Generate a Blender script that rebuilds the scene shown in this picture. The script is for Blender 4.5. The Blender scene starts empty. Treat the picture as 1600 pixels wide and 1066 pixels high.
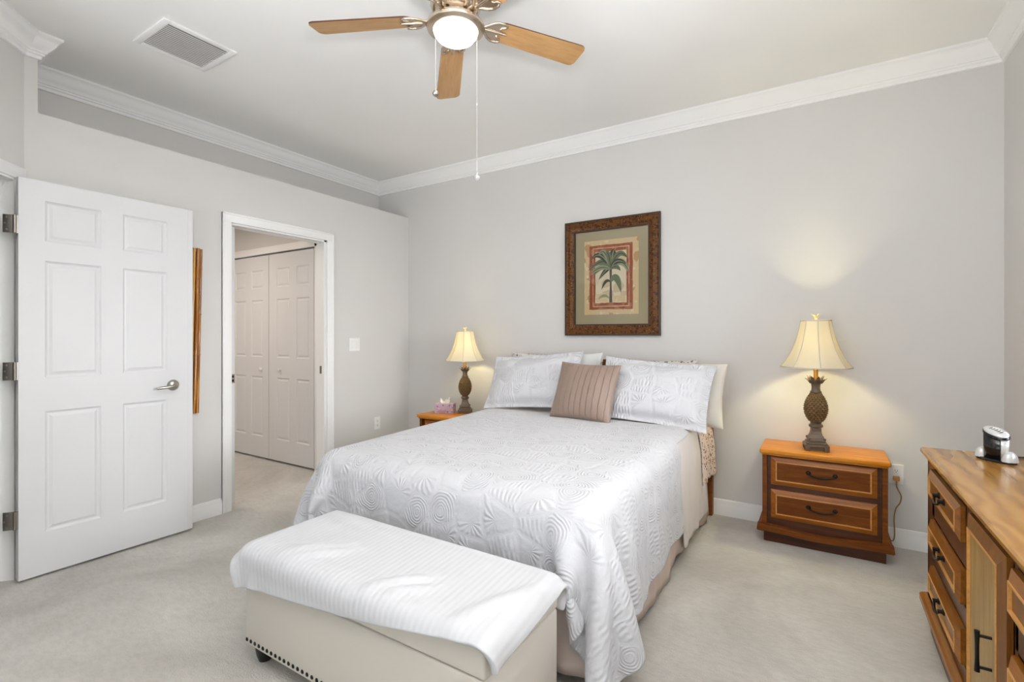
import bpy, bmesh, math, random
import numpy as np
from mathutils import Vector, Matrix, noise
random.seed(7)
PI = math.pi
SC = bpy.context.scene
COL = SC.collection

# ------------------------------------------------------------------ camera
cam_data = bpy.data.cameras.new('camera')
cam = bpy.data.objects.new('camera', cam_data)
COL.objects.link(cam)
cam.location = (0, 0, 1.25)
cam.rotation_euler = (PI / 2, 0, math.radians(32.17))
cam_data.sensor_width = 36
cam_data.lens = 767.0 / 1600 * 36
cam_data.shift_y = -9.5 / 1600
cam_data.clip_start = 0.05
SC.camera = cam

# ------------------------------------------------------------------ view, sky, daylight
SC.view_settings.view_transform = 'Standard'
SC.view_settings.look = 'None'
SC.view_settings.gamma = 1
SC.view_settings.use_curve_mapping = False
SC.view_settings.exposure = 0.21
SC.cycles.max_bounces = 10
SC.cycles.diffuse_bounces = 6
SC.cycles.sample_clamp_indirect = 6
SC.cycles.sample_clamp_direct = 12
SC.cycles.caustics_reflective = False
SC.cycles.caustics_refractive = False
SC.cycles.use_denoising = True

world = bpy.data.worlds.new('world')
SC.world = world
world.use_nodes = True
wb = world.node_tree.nodes['Background']
wb.inputs[0].default_value = (0.80, 0.90, 1.0, 1)
wb.inputs[1].default_value = 1.5


def area(name, loc, rot, sx, sy, power, col):
    d = bpy.data.lights.new(name, 'AREA')
    d.shape = 'RECTANGLE'
    d.size, d.size_y, d.energy, d.color = sx, sy, power, col
    o = bpy.data.objects.new(name, d)
    o.location, o.rotation_euler = loc, rot
    COL.objects.link(o)
    return o


def aim(o, tgt):
    o.rotation_euler = (Vector(tgt) - o.location).to_track_quat('-Z', 'Y').to_euler()


# daylight entering by the right window above the dresser, fill from an added window behind the camera, an added unseen hall light,
# and the photographer's flash bounced off the ceiling
area('daylight_right_window', (2.4, 1.35, 1.80), (0, PI / 2 - 0.12, math.radians(-8)), 2.0, 2.8, 85, (0.975, 0.985, 1.0))
aim(area('bright_sky_right_window', (6.0, 1.30, 2.05), (0, 0, 0), 1.8, 1.8, 190, (0.975, 0.985, 1.0)), (-3.5, 2.0, 1.3))
fw_ = area('added_front_fill', (-0.9, -2.03, 1.25), (PI / 2 + 0.72, 0, 0), 3.0, 1.8, 40, (0.975, 0.985, 1.0))  # added fill behind the camera, tilted up to brighten the ceiling
fw_.data.spread = math.radians(105)
area('added_hall_light', (-4.7, 1.7, 2.36), (0, 0, 0), 0.6, 0.6, 17, (1.0, 0.87, 0.76))  # added light without a fixture, brightens the hall
fl_ = area('bounce_flash', (0.0, 0.2, 1.62), (0, 0, 0), 0.25, 0.25, 70, (0.98, 0.985, 1.0))
aim(fl_, (-0.12, 0.42, 2.845))
fl_.data.spread = math.radians(120)


# ------------------------------------------------------------------ materials
def new_mat(name):
    m = bpy.data.materials.new(name)
    m.use_nodes = True
    nt = m.node_tree
    b = nt.nodes['Principled BSDF']
    return m, nt, b


def N(nt, typ, **kw):
    n = nt.nodes.new(typ)
    for k, v in kw.items():
        setattr(n, k, v)
    return n


def setin(n, **kw):
    for k, v in kw.items():
        n.inputs[k].default_value = v


def rgb(r, g, b):
    """8-bit sRGB -> linear"""
    f = lambda c: (c / 255 / 12.92) if c / 255 <= 0.04045 else ((c / 255 + 0.055) / 1.055) ** 2.4
    return (f(r), f(g), f(b), 1)


def add_bump(nt, b, scale, strength, dist=0.002, detail=3, coord='Object', vscale=None):
    tc = N(nt, 'ShaderNodeTexCoord')
    no = N(nt, 'ShaderNodeTexNoise')
    setin(no, Scale=scale, Detail=detail)
    if vscale:
        mp = N(nt, 'ShaderNodeMapping')
        mp.inputs['Scale'].default_value = vscale
        nt.links.new(tc.outputs[coord], mp.inputs[0])
        nt.links.new(mp.outputs[0], no.inputs['Vector'])
    else:
        nt.links.new(tc.outputs[coord], no.inputs['Vector'])
    bp = N(nt, 'ShaderNodeBump')
    setin(bp, Strength=strength, Distance=dist)
    nt.links.new(no.outputs['Fac'], bp.inputs['Height'])
    nt.links.new(bp.outputs[0], b.inputs['Normal'])
    return no


def plain(name, col, rough=0.5, metal=0.0, bump=None, spec=0.5, sheen=0.0):
    m, nt, b = new_mat(name)
    setin(b, **{'Base Color': col, 'Roughness': rough, 'Metallic': metal, 'Specular IOR Level': spec})
    if sheen:
        setin(b, **{'Sheen Weight': sheen, 'Sheen Roughness': 0.5})
    # faint tonal variation so no surface is a flat fill
    tc = N(nt, 'ShaderNodeTexCoord')
    no = N(nt, 'ShaderNodeTexNoise')
    setin(no, Scale=2.3, Detail=2)
    nt.links.new(tc.outputs['Object'], no.inputs['Vector'])
    mx = N(nt, 'ShaderNodeMix', data_type='RGBA')
    mx.inputs[6].default_value = tuple(c * 0.97 for c in col[:3]) + (1,)
    mx.inputs[7].default_value = tuple(min(1, c * 1.02) for c in col[:3]) + (1,)
    nt.links.new(no.outputs['Fac'], mx.inputs[0])
    nt.links.new(mx.outputs[2], b.inputs['Base Color'])
    if bump:
        add_bump(nt, b, *bump)
    return m


def wood(name, dark, mid, light, axis=0, scale=6, rough=0.35, stretch=14, spec=0.5, coat=0.0, bump=0.04):
    m, nt, b = new_mat(name)
    tc = N(nt, 'ShaderNodeTexCoord')
    mp = N(nt, 'ShaderNodeMapping')
    s = [stretch, stretch, stretch]
    s[axis] = 1.2
    mp.inputs['Scale'].default_value = s
    nt.links.new(tc.outputs['Object'], mp.inputs[0])
    n1 = N(nt, 'ShaderNodeTexNoise')
    setin(n1, Scale=scale * 0.35, Detail=4, Distortion=1.4)
    n2 = N(nt, 'ShaderNodeTexNoise')
    setin(n2, Scale=scale * 2.2, Detail=6, Roughness=0.7)
    for n in (n1, n2):
        nt.links.new(mp.outputs[0], n.inputs['Vector'])
    ad = N(nt, 'ShaderNodeMix', data_type='FLOAT')
    ad.inputs[0].default_value = 0.4
    nt.links.new(n1.outputs['Fac'], ad.inputs[2])
    nt.links.new(n2.outputs['Fac'], ad.inputs[3])
    cr = N(nt, 'ShaderNodeValToRGB')
    e = cr.color_ramp.elements
    e[0].position, e[0].color = 0.34, dark
    e[1].position, e[1].color = 0.66, light
    k = cr.color_ramp.elements.new(0.5)
    k.color = mid
    nt.links.new(ad.outputs[0], cr.inputs[0])
    nt.links.new(cr.outputs[0], b.inputs['Base Color'])
    setin(b, Roughness=rough, **{'Specular IOR Level': spec, 'Coat Weight': coat, 'Coat Roughness': 0.12})
    if bump:
        bp = N(nt, 'ShaderNodeBump')
        setin(bp, Strength=bump, Distance=0.001)
        nt.links.new(n2.outputs['Fac'], bp.inputs['Height'])
        nt.links.new(bp.outputs[0], b.inputs['Normal'])
    return m


M = {}
M['wall'] = plain('wall_paint', rgb(215, 213, 210), 0.85, bump=(180, 0.12, 0.001, 2))
M['ceil'] = plain('ceiling_paint', rgb(242, 242, 240), 0.9, bump=(90, 0.15, 0.001, 3))
M['trim'] = plain('white_trim', rgb(242, 242, 241), 0.45)
M['door'] = plain('white_door_paint', rgb(217, 217, 218), 0.42)
M['nickel'] = plain('brushed_nickel', rgb(176, 170, 162), 0.3, 1.0)
M['hinge'] = plain('hinge_nickel', rgb(150, 145, 138), 0.38, 1.0)
M['fan_metal'] = plain('fan_nickel', rgb(205, 190, 172), 0.22, 1.0)
M['black'] = plain('black_metal', rgb(26, 23, 21), 0.4, 0.6)
M['blackp'] = plain('black_plastic', rgb(22, 21, 21), 0.12)
M['duct'] = plain('duct_shade_grey', rgb(168, 166, 162), 0.9)
M['closet_shade'] = plain('closet_shade_dark', rgb(40, 34, 30), 0.9)
M['plate'] = plain('white_plastic', rgb(240, 240, 238), 0.3)
M['silver'] = plain('silver_plastic', rgb(214, 215, 216), 0.28, 0.25)
M['side_reflection'] = plain('grey_reflection', rgb(168, 160, 150), 0.35)
M['finial'] = plain('pale_gold_finial', rgb(226, 212, 160), 0.3, 0.3)
M['brass'] = plain('antique_brass', rgb(196, 140, 60), 0.3, 0.7)
M['tissue'] = plain('white_tissue', rgb(244, 238, 228), 0.9)
M['cordm'] = plain('gold_cord', rgb(150, 118, 66), 0.5)
M['plug'] = plain('tan_plug', rgb(188, 138, 72), 0.5)
M['glassw'] = None


def carpet():
    m, nt, b = new_mat('carpet_pile')
    tc = N(nt, 'ShaderNodeTexCoord')
    big = N(nt, 'ShaderNodeTexNoise')
    setin(big, Scale=1.3, Detail=5, Roughness=0.6, Distortion=0.6)
    fine = N(nt, 'ShaderNodeTexNoise')
    setin(fine, Scale=150, Detail=3)
    mid = N(nt, 'ShaderNodeTexNoise')
    setin(mid, Scale=20, Detail=8, Roughness=0.75)
    mp = N(nt, 'ShaderNodeMapping')
    mp.inputs['Scale'].default_value = (1, 2.6, 1)
    mp.inputs['Rotation'].default_value = (0, 0, 0.5)
    nt.links.new(tc.outputs['Object'], mp.inputs[0])
    nt.links.new(tc.outputs['Object'], big.inputs['Vector'])
    nt.links.new(tc.outputs['Object'], fine.inputs['Vector'])
    nt.links.new(mp.outputs[0], mid.inputs['Vector'])
    c1 = N(nt, 'ShaderNodeValToRGB')
    e = c1.color_ramp.elements
    e[0].position, e[0].color = 0.32, rgb(178, 173, 165)
    e[1].position, e[1].color = 0.66, rgb(211, 207, 200)
    nt.links.new(big.outputs['Fac'], c1.inputs[0])
    c2 = N(nt, 'ShaderNodeValToRGB')
    e = c2.color_ramp.elements
    e[0].position, e[0].color = 0.34, (0.84, 0.84, 0.84, 1)
    e[1].position, e[1].color = 0.58, (1, 1, 1, 1)
    nt.links.new(mid.outputs['Fac'], c2.inputs[0])
    mu = N(nt, 'ShaderNodeMix', data_type='RGBA', blend_type='MULTIPLY')
    mu.inputs[0].default_value = 0.8
    nt.links.new(c1.outputs[0], mu.inputs[6])
    nt.links.new(c2.outputs[0], mu.inputs[7])
    nt.links.new(mu.outputs[2], b.inputs['Base Color'])
    setin(b, Roughness=1.0, **{'Specular IOR Level': 0.1, 'Sheen Weight': 0.15})
    ad = N(nt, 'ShaderNodeMath', operation='ADD')
    nt.links.new(fine.outputs['Fac'], ad.inputs[0])
    nt.links.new(mid.outputs['Fac'], ad.inputs[1])
    bp = N(nt, 'ShaderNodeBump')
    setin(bp, Strength=0.5, Distance=0.008)
    nt.links.new(ad.outputs[0], bp.inputs['Height'])
    nt.links.new(bp.outputs[0], b.inputs['Normal'])
    return m


M['carpet'] = carpet()
M['honey'] = wood('honey_wood', rgb(180, 106, 20), rgb(198, 124, 28), rgb(212, 140, 40), 0, 6, 0.4, spec=0.3, coat=0.1)
M['ns_border'] = wood('nightstand_border_wood', rgb(118, 62, 12), rgb(144, 82, 22), rgb(166, 102, 34), 0, 6, 0.4, spec=0.3)
M['brown'] = wood('brown_wood', rgb(86, 43, 8), rgb(108, 57, 12), rgb(130, 74, 20), 0, 6, 0.42, spec=0.2)
M['inlay'] = wood('light_inlay_wood', rgb(178, 116, 54), rgb(198, 136, 70), rgb(212, 152, 84), 0, 8, 0.35)
M['dark'] = wood('dark_wood', rgb(58, 24, 6), rgb(74, 34, 10), rgb(90, 44, 14), 0, 6, 0.35)


def grain_top():
    m, nt, b = new_mat('dresser_top_wood')
    tc = N(nt, 'ShaderNodeTexCoord')
    mp = N(nt, 'ShaderNodeMapping')
    mp.inputs['Scale'].default_value = (0.35, 1.0, 1.0)
    nt.links.new(tc.outputs['Object'], mp.inputs[0])
    wv = N(nt, 'ShaderNodeTexWave', wave_type='BANDS', bands_direction='Y')
    setin(wv, **{'Scale': 5.5, 'Distortion': 7.0, 'Detail': 2.5, 'Detail Scale': 1.6, 'Detail Roughness': 0.55})
    nt.links.new(mp.outputs[0], wv.inputs['Vector'])
    cr = N(nt, 'ShaderNodeValToRGB')
    e = cr.color_ramp.elements
    e[0].position, e[0].color = 0.0, rgb(150, 104, 46)
    e[1].position, e[1].color = 1.0, rgb(174, 128, 64)
    k = e.new(0.45)
    k.color = rgb(164, 117, 55)
    nt.links.new(wv.outputs['Fac'], cr.inputs[0])
    nt.links.new(cr.outputs[0], b.inputs['Base Color'])
    setin(b, Roughness=0.19, **{'Coat Weight': 0.05, 'Coat Roughness': 0.1})
    return m


M['drs_top'] = grain_top()
M['drs'] = wood('dresser_wood', rgb(92, 52, 12), rgb(118, 72, 22), rgb(138, 88, 30), 2, 6, 0.32)
M['drs_dk'] = wood('dresser_dark_wood', rgb(66, 34, 14), rgb(84, 46, 20), rgb(100, 58, 26), 2, 6, 0.35)
M['drs_dr'] = wood('dresser_drawer_wood', rgb(106, 58, 10), rgb(132, 78, 18), rgb(152, 96, 28), 0, 6, 0.3)
M['drs_in'] = wood('dresser_inlay_wood', rgb(186, 130, 66), rgb(204, 150, 82), rgb(216, 164, 96), 0, 8, 0.3)
M['cane'] = wood('dresser_door_panel', rgb(142, 110, 58), rgb(160, 128, 72), rgb(174, 142, 84), 2, 8, 0.45)
M['blade'] = wood('maple_blade', rgb(170, 126, 78), rgb(188, 146, 96), rgb(200, 160, 110), 0, 4, 0.4, 9)
M['bamboo'] = wood('brown_bamboo', rgb(96, 52, 16), rgb(158, 98, 38), rgb(214, 160, 84), 2, 5, 0.22, 40, coat=0.4)
M['bamboo_gold_highlight'] = wood('golden_bamboo_highlight', rgb(150, 96, 40), rgb(196, 142, 70), rgb(226, 180, 108), 2, 5, 0.22, 40, coat=0.4)
M['headb'] = wood('headboard_wood', rgb(96, 50, 16), rgb(118, 66, 24), rgb(136, 80, 32), 0, 6, 0.4, spec=0.3)


def quilt_mat(name, col, amp=1.0, motif=0.16, seed=0.0):
    """white cotton stitched with shells, spirals and fans; the stitching is a bump laid out in the cloth's own UV metres"""
    m, nt, b = new_mat(name)
    setin(b, **{'Base Color': col, 'Roughness': 0.85, 'Specular IOR Level': 0.2, 'Sheen Weight': 0.25})
    L = nt.links.new
    uv = N(nt, 'ShaderNodeUVMap')
    off = N(nt, 'ShaderNodeVectorMath', operation='ADD')
    off.inputs[1].default_value = (seed, seed * 1.7, 0)
    wn = N(nt, 'ShaderNodeTexNoise')
    setin(wn, Scale=7, Detail=2)
    L(uv.outputs[0], wn.inputs['Vector'])
    wv = N(nt, 'ShaderNodeVectorMath', operation='MULTIPLY_ADD')
    wv.inputs[1].default_value = (0.05, 0.05, 0)
    L(wn.outputs['Color'], wv.inputs[0])
    L(uv.outputs[0], wv.inputs[2])
    L(wv.outputs[0], off.inputs[0])
    vo = N(nt, 'ShaderNodeTexVoronoi', voronoi_dimensions='2D', feature='F1')
    setin(vo, Scale=1 / motif, Randomness=0.75)
    L(off.outputs[0], vo.inputs['Vector'])
    de = N(nt, 'ShaderNodeTexVoronoi', voronoi_dimensions='2D', feature='DISTANCE_TO_EDGE')
    setin(de, Scale=1 / motif, Randomness=0.75)
    L(off.outputs[0], de.inputs['Vector'])
    sub = N(nt, 'ShaderNodeVectorMath', operation='SUBTRACT')
    L(off.outputs[0], sub.inputs[0])
    L(vo.outputs['Position'], sub.inputs[1])
    sx = N(nt, 'ShaderNodeSeparateXYZ')
    L(sub.outputs[0], sx.inputs[0])
    sc = N(nt, 'ShaderNodeSeparateColor')
    L(vo.outputs['Color'], sc.inputs[0])

    def mth(op, a, bb=None, c=None):
        n = N(nt, 'ShaderNodeMath', operation=op)
        for i, v in enumerate((a, bb, c)):
            if v is None:
                continue
            if isinstance(v, (int, float)):
                n.inputs[i].default_value = v
            else:
                L(v, n.inputs[i])
        return n.outputs[0]
    ln = N(nt, 'ShaderNodeVectorMath', operation='LENGTH')
    L(sub.outputs[0], ln.inputs[0])
    r = ln.outputs['Value']
    th = mth('ARCTAN2', sx.outputs[1], sx.outputs[0])
    th2 = mth('WRAP', mth('ADD', th, mth('MULTIPLY', sc.outputs[1], 6.283)), PI, -PI)
    spiral = mth('SINE', mth('ADD', mth('MULTIPLY', r, 6.283 / 0.0125), th))
    half = N(nt, 'ShaderNodeMapRange', interpolation_type='SMOOTHSTEP')
    setin(half, **{'From Min': -0.15, 'From Max': 0.35})
    L(mth('COSINE', th2), half.inputs[0])
    fan = mth('MULTIPLY', mth('SINE', mth('MULTIPLY', th2, 13.0)), half.outputs[0])
    # scallop: fans bent by rings -> shell
    wide = mth('MULTIPLY', mth('SINE', mth('MULTIPLY', sx.outputs[0], 300.0)), mth('SINE', mth('MULTIPLY', sx.outputs[1], 62.0)))
    pick1 = mth('GREATER_THAN', sc.outputs[0], 0.4)
    pick2 = mth('GREATER_THAN', sc.outputs[0], 0.72)
    mixa = N(nt, 'ShaderNodeMix', data_type='FLOAT')
    L(pick1, mixa.inputs[0]); L(spiral, mixa.inputs[2]); L(fan, mixa.inputs[3])
    mixb = N(nt, 'ShaderNodeMix', data_type='FLOAT')
    L(pick2, mixb.inputs[0]); L(mixa.outputs[0], mixb.inputs[2]); L(wide, mixb.inputs[3])
    # fade toward cell edge and centre
    edge = N(nt, 'ShaderNodeMapRange')
    setin(edge, **{'From Min': 0.03, 'From Max': 0.12, 'To Min': 0.0, 'To Max': 1.0})
    L(de.outputs['Distance'], edge.inputs[0])
    cen = N(nt, 'ShaderNodeMapRange')
    setin(cen, **{'From Min': 0.006, 'From Max': 0.022})
    L(r, cen.inputs[0])
    soft = mth('MULTIPLY', mth('MULTIPLY', mixb.outputs[0], edge.outputs[0]), cen.outputs[0])
    groove = mth('MULTIPLY', edge.outputs[0], 1.2)
    no = N(nt, 'ShaderNodeTexNoise')
    setin(no, Scale=26, Detail=4, Roughness=0.6)
    L(off.outputs[0], no.inputs['Vector'])
    h = mth('ADD', mth('ADD', soft, groove), mth('MULTIPLY', no.outputs['Fac'], 2.2))
    bp = N(nt, 'ShaderNodeBump')
    setin(bp, Strength=0.5 * amp, Distance=0.003)
    L(h, bp.inputs['Height'])
    L(bp.outputs[0], b.inputs['Normal'])
    return m


M['quilt'] = quilt_mat('white_shell_quilting', rgb(198, 198, 201), 1.0, 0.135)
M['sham'] = quilt_mat('white_sham_quilting', rgb(209, 209, 213), 1.3, 0.14, 3.3)


def ribbed(name, col, freq, amp):
    m, nt, b = new_mat(name)
    setin(b, **{'Base Color': col, 'Roughness': 0.9, 'Specular IOR Level': 0.15, 'Sheen Weight': 0.25})
    uv = N(nt, 'ShaderNodeUVMap')
    wv = N(nt, 'ShaderNodeTexWave', wave_type='BANDS', bands_direction='X')
    setin(wv, Scale=freq, Distortion=0.4, Detail=2)
    nt.links.new(uv.outputs[0], wv.inputs['Vector'])
    bp = N(nt, 'ShaderNodeBump')
    setin(bp, Strength=amp, Distance=0.003)
    nt.links.new(wv.outputs['Fac'], bp.inputs['Height'])
    nt.links.new(bp.outputs[0], b.inputs['Normal'])
    return m


M['throw'] = ribbed('white_ribbed_throw', rgb(198, 198, 200), 14, 0.25)
M['sheet'] = plain('white_sheet', rgb(232, 228, 226), 0.9, bump=(40, 0.25, 0.004, 4), sheen=0.2)
M['blanket'] = plain('pale_pink_blanket', rgb(212, 205, 201), 0.9, bump=(50, 0.3, 0.003, 4), sheen=0.2)
M['skirt'] = plain('pink_beige_skirt', rgb(208, 192, 182), 0.95, bump=(60, 0.25, 0.002, 3))
M['cream'] = plain('cream_pillowcase', rgb(212, 206, 196), 0.9, bump=(24, 0.3, 0.006, 3), sheen=0.2)
M['white_pc'] = plain('white_pillowcase', rgb(212, 212, 209), 0.9, bump=(24, 0.3, 0.006, 3), sheen=0.2)
M['taupe'] = plain('taupe_satin', rgb(138, 117, 104), 0.45, bump=(70, 0.1, 0.002, 3), sheen=0.2)
M['mattr'] = plain('mattress_ticking', rgb(225, 222, 216), 0.9)
M['bench'] = plain('cream_faux_leather', rgb(204, 197, 186), 0.5, bump=(220, 0.08, 0.001, 2))


def floral(name, base, spots, scale):
    m, nt, b = new_mat(name)
    tc = N(nt, 'ShaderNodeTexCoord')
    cur = None
    for i, (c, s, th) in enumerate(spots):
        vo = N(nt, 'ShaderNodeTexVoronoi')
        setin(vo, Scale=scale * s)
        no = N(nt, 'ShaderNodeTexNoise')
        setin(no, Scale=scale * s * 1.3, Detail=3)
        ad = N(nt, 'ShaderNodeVectorMath', operation='ADD')
        ad.inputs[1].default_value = (i * 3.1, i * 1.7, i)
        nt.links.new(tc.outputs['Object'], ad.inputs[0])
        nt.links.new(ad.outputs[0], vo.inputs['Vector'])
        nt.links.new(ad.outputs[0], no.inputs['Vector'])
        mm = N(nt, 'ShaderNodeMath', operation='MULTIPLY')
        nt.links.new(vo.outputs['Distance'], mm.inputs[0])
        nt.links.new(no.outputs['Fac'], mm.inputs[1])
        lt = N(nt, 'ShaderNodeMath', operation='LESS_THAN')
        lt.inputs[1].default_value = th
        nt.links.new(mm.outputs[0], lt.inputs[0])
        mx = N(nt, 'ShaderNodeMix', data_type='RGBA')
        nt.links.new(lt.outputs[0], mx.inputs[0])
        if cur is None:
            mx.inputs[6].default_value = base
        else:
            nt.links.new(cur, mx.inputs[6])
        mx.inputs[7].default_value = c
        cur = mx.outputs[2]
    nt.links.new(cur, b.inputs['Base Color'])
    setin(b, Roughness=0.9, **{'Specular IOR Level': 0.2})
    return m


M['floral'] = floral('floral_cotton', rgb(226, 208, 196), [(rgb(190, 150, 130), 1.0, 0.15), (rgb(62, 46, 44), 1.4, 0.11), (rgb(120, 110, 110), 2.0, 0.09)], 34)
M['floral_g'] = floral('grey_floral_cotton', rgb(206, 200, 194), [(rgb(120, 112, 106), 1.0, 0.14), (rgb(50, 44, 44), 1.5, 0.10)], 34)
M['tisbox'] = floral('lilac_pattern_card', rgb(184, 164, 180), [(rgb(170, 140, 156), 0.7, 0.2), (rgb(112, 76, 92), 1.2, 0.11), (rgb(208, 190, 202), 1.7, 0.10)], 30)
M['frame'] = floral('antique_brown_frame', rgb(96, 60, 26), [(rgb(66, 36, 14), 0.8, 0.2), (rgb(176, 136, 80), 1.5, 0.075), (rgb(44, 24, 10), 1.3, 0.07)], 52)
M['frame'].node_tree.nodes['Principled BSDF'].inputs['Roughness'].default_value = 0.38
M['frame_lip'] = plain('dark_frame_lip', rgb(58, 34, 16), 0.4)
M['mat'] = plain('sage_mat_board', rgb(184, 170, 136), 0.9)
M['print_cream'] = floral('print_cream', rgb(232, 204, 156), [(rgb(206, 164, 118), 0.5, 0.16), (rgb(240, 222, 182), 1.0, 0.14)], 20)
M['print_rust'] = floral('print_rust', rgb(168, 88, 60), [(rgb(190, 118, 82), 0.6, 0.2), (rgb(140, 66, 46), 1.2, 0.12)], 30)
M['print_in'] = floral('print_inner', rgb(240, 226, 192), [(rgb(222, 200, 158), 0.5, 0.16), (rgb(230, 218, 186), 1.0, 0.12)], 14)
M['leaf1'] = plain('print_leaf_green', rgb(112, 122, 88), 0.9)
M['leaf2'] = plain('print_leaf_dark', rgb(58, 62, 46), 0.9)
M['leaf3'] = plain('print_leaf_pale', rgb(158, 162, 126), 0.9)
M['trunk'] = plain('print_trunk', rgb(82, 66, 58), 0.9)
M['lampbase'] = plain('bronze_resin', rgb(104, 88, 72), 0.5, 0.25, bump=(90, 0.3, 0.002, 4))
M['lampbody'] = plain('bronze_pineapple', rgb(112, 86, 52), 0.5, 0.3, bump=(120, 0.2, 0.001, 3))


def shade_mat():
    m, nt, b = new_mat('ivory_lamp_fabric')
    nt.nodes.remove(b)
    out = nt.nodes['Material Output']
    d = N(nt, 'ShaderNodeBsdfDiffuse')
    d.inputs[0].default_value = rgb(232, 226, 214)
    t = N(nt, 'ShaderNodeBsdfTranslucent')
    t.inputs[0].default_value = rgb(250, 242, 200)
    tc = N(nt, 'ShaderNodeTexCoord')
    no = N(nt, 'ShaderNodeTexNoise')
    setin(no, Scale=120)
    nt.links.new(tc.outputs['Object'], no.inputs['Vector'])
    bp = N(nt, 'ShaderNodeBump')
    setin(bp, Strength=0.1, Distance=0.001)
    nt.links.new(no.outputs['Fac'], bp.inputs['Height'])
    nt.links.new(bp.outputs[0], d.inputs['Normal'])
    mx = N(nt, 'ShaderNodeMixShader')
    mx.inputs[0].default_value = 0.36
    nt.links.new(d.outputs[0], mx.inputs[1])
    nt.links.new(t.outputs[0], mx.inputs[2])
    nt.links.new(mx.outputs[0], out.inputs[0])
    return m


M['shade'] = shade_mat()
M['shade_rib'] = plain('shade_piping', rgb(206, 196, 178), 0.8)


def glow(name, col, strength):
    m, nt, b = new_mat(name)
    setin(b, **{'Base Color': rgb(250, 246, 236), 'Emission Color': col, 'Emission Strength': strength, 'Roughness': 0.3})
    return m


M['bowl'] = glow('lit_frosted_glass', (1.0, 0.93, 0.80, 1), 5.0)
M['bulb'] = glow('lit_bulb', (1.0, 0.85, 0.6, 1), 8.0)


def clear_glass(name, tint=(1, 1, 1, 1), refl=0.06):
    m, nt, b = new_mat(name)
    nt.nodes.remove(b)
    out = nt.nodes['Material Output']
    t = N(nt, 'ShaderNodeBsdfTransparent')
    t.inputs[0].default_value = tint
    g = N(nt, 'ShaderNodeBsdfGlossy')
    g.inputs['Roughness'].default_value = 0.02
    fr = N(nt, 'ShaderNodeFresnel')
    fr.inputs[0].default_value = 1.4
    mx = N(nt, 'ShaderNodeMixShader')
    nt.links.new(fr.outputs[0], mx.inputs[0])
    nt.links.new(t.outputs[0], mx.inputs[1])
    nt.links.new(g.outputs[0], mx.inputs[2])
    nt.links.new(mx.outputs[0], out.inputs[0])
    return m


M['glass'] = clear_glass('clear_pane')
m_, nt_, b_ = new_mat('crystal_fob')
setin(b_, **{'Base Color': (0.97, 0.97, 0.97, 1), 'Roughness': 0.05, 'Transmission Weight': 0.6})
M['crystal'] = m_


# ------------------------------------------------------------------ object helpers
def link_bm(name, bm, mat, parent=None, smooth=None):
    me = bpy.data.meshes.new(name)
    bmesh.ops.recalc_face_normals(bm, faces=bm.faces[:])
    bm.to_mesh(me)
    bm.free()
    o = bpy.data.objects.new(name, me)
    COL.objects.link(o)
    for mm in (mat if isinstance(mat, (list, tuple)) else [mat]):
        me.materials.append(mm)
    if parent:
        o.parent = parent
    if smooth is not None:
        for p in me.polygons:
            p.use_smooth = True
        if smooth < 180:
            try:
                me.set_sharp_from_angle(angle=math.radians(smooth))
            except Exception:
                pass
    return o


def tag(o, label, cat, group=None):
    o['label'] = label
    o['category'] = cat
    if group:
        o['group'] = group
    return o


def thing(name, label, cat, loc=(0, 0, 0), rotz=0, group=None):
    o = bpy.data.objects.new(name, None)
    o.empty_display_size = 0.1
    COL.objects.link(o)
    o.location = loc
    o.rotation_euler = (0, 0, rotz)
    return tag(o, label, cat, group)


def struct(o):
    o['kind'] = 'structure'
    return o


def dup(root, loc, rotz, label, scale=1.0):
    """a copy of a thing with its parts and sub-parts"""
    def rec(src, par):
        c = src.copy()
        COL.objects.link(c)
        if par:
            c.parent = par
        for ch in src.children:
            rec(ch, c)
        return c
    r = rec(root, None)
    r.location, r.rotation_euler = loc, (0, 0, rotz)
    r.scale = (scale,) * 3
    r['label'] = label
    return r


def box(bm, x0, x1, y0, y1, z0, z1, bev=0.0, seg=2, mat=0, M4=None):
    r = bmesh.ops.create_cube(bm, size=1)
    vs = r['verts']
    for v in vs:
        v.co = Vector(((x0 + x1) / 2 + v.co.x * (x1 - x0), (y0 + y1) / 2 + v.co.y * (y1 - y0), (z0 + z1) / 2 + v.co.z * (z1 - z0)))
    fs = list({f for v in vs for f in v.link_faces})
    for f in fs:
        f.material_index = mat
    if bev > 0:
        es = list({e for v in vs for e in v.link_edges})
        res = bmesh.ops.bevel(bm, geom=es, offset=bev, segments=seg, profile=0.5, affect='EDGES')
        vs = list({v for f in res['faces'] for v in f.verts} | {v for v in vs if v.is_valid})
        for f in res['faces']:
            f.material_index = mat
    if M4 is not None:
        bmesh.ops.transform(bm, matrix=M4, verts=[v for v in vs if v.is_valid])
    return vs


def bx(*a, **k):
    bm = bmesh.new()
    box(bm, *a, **k)
    return bm


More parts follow.
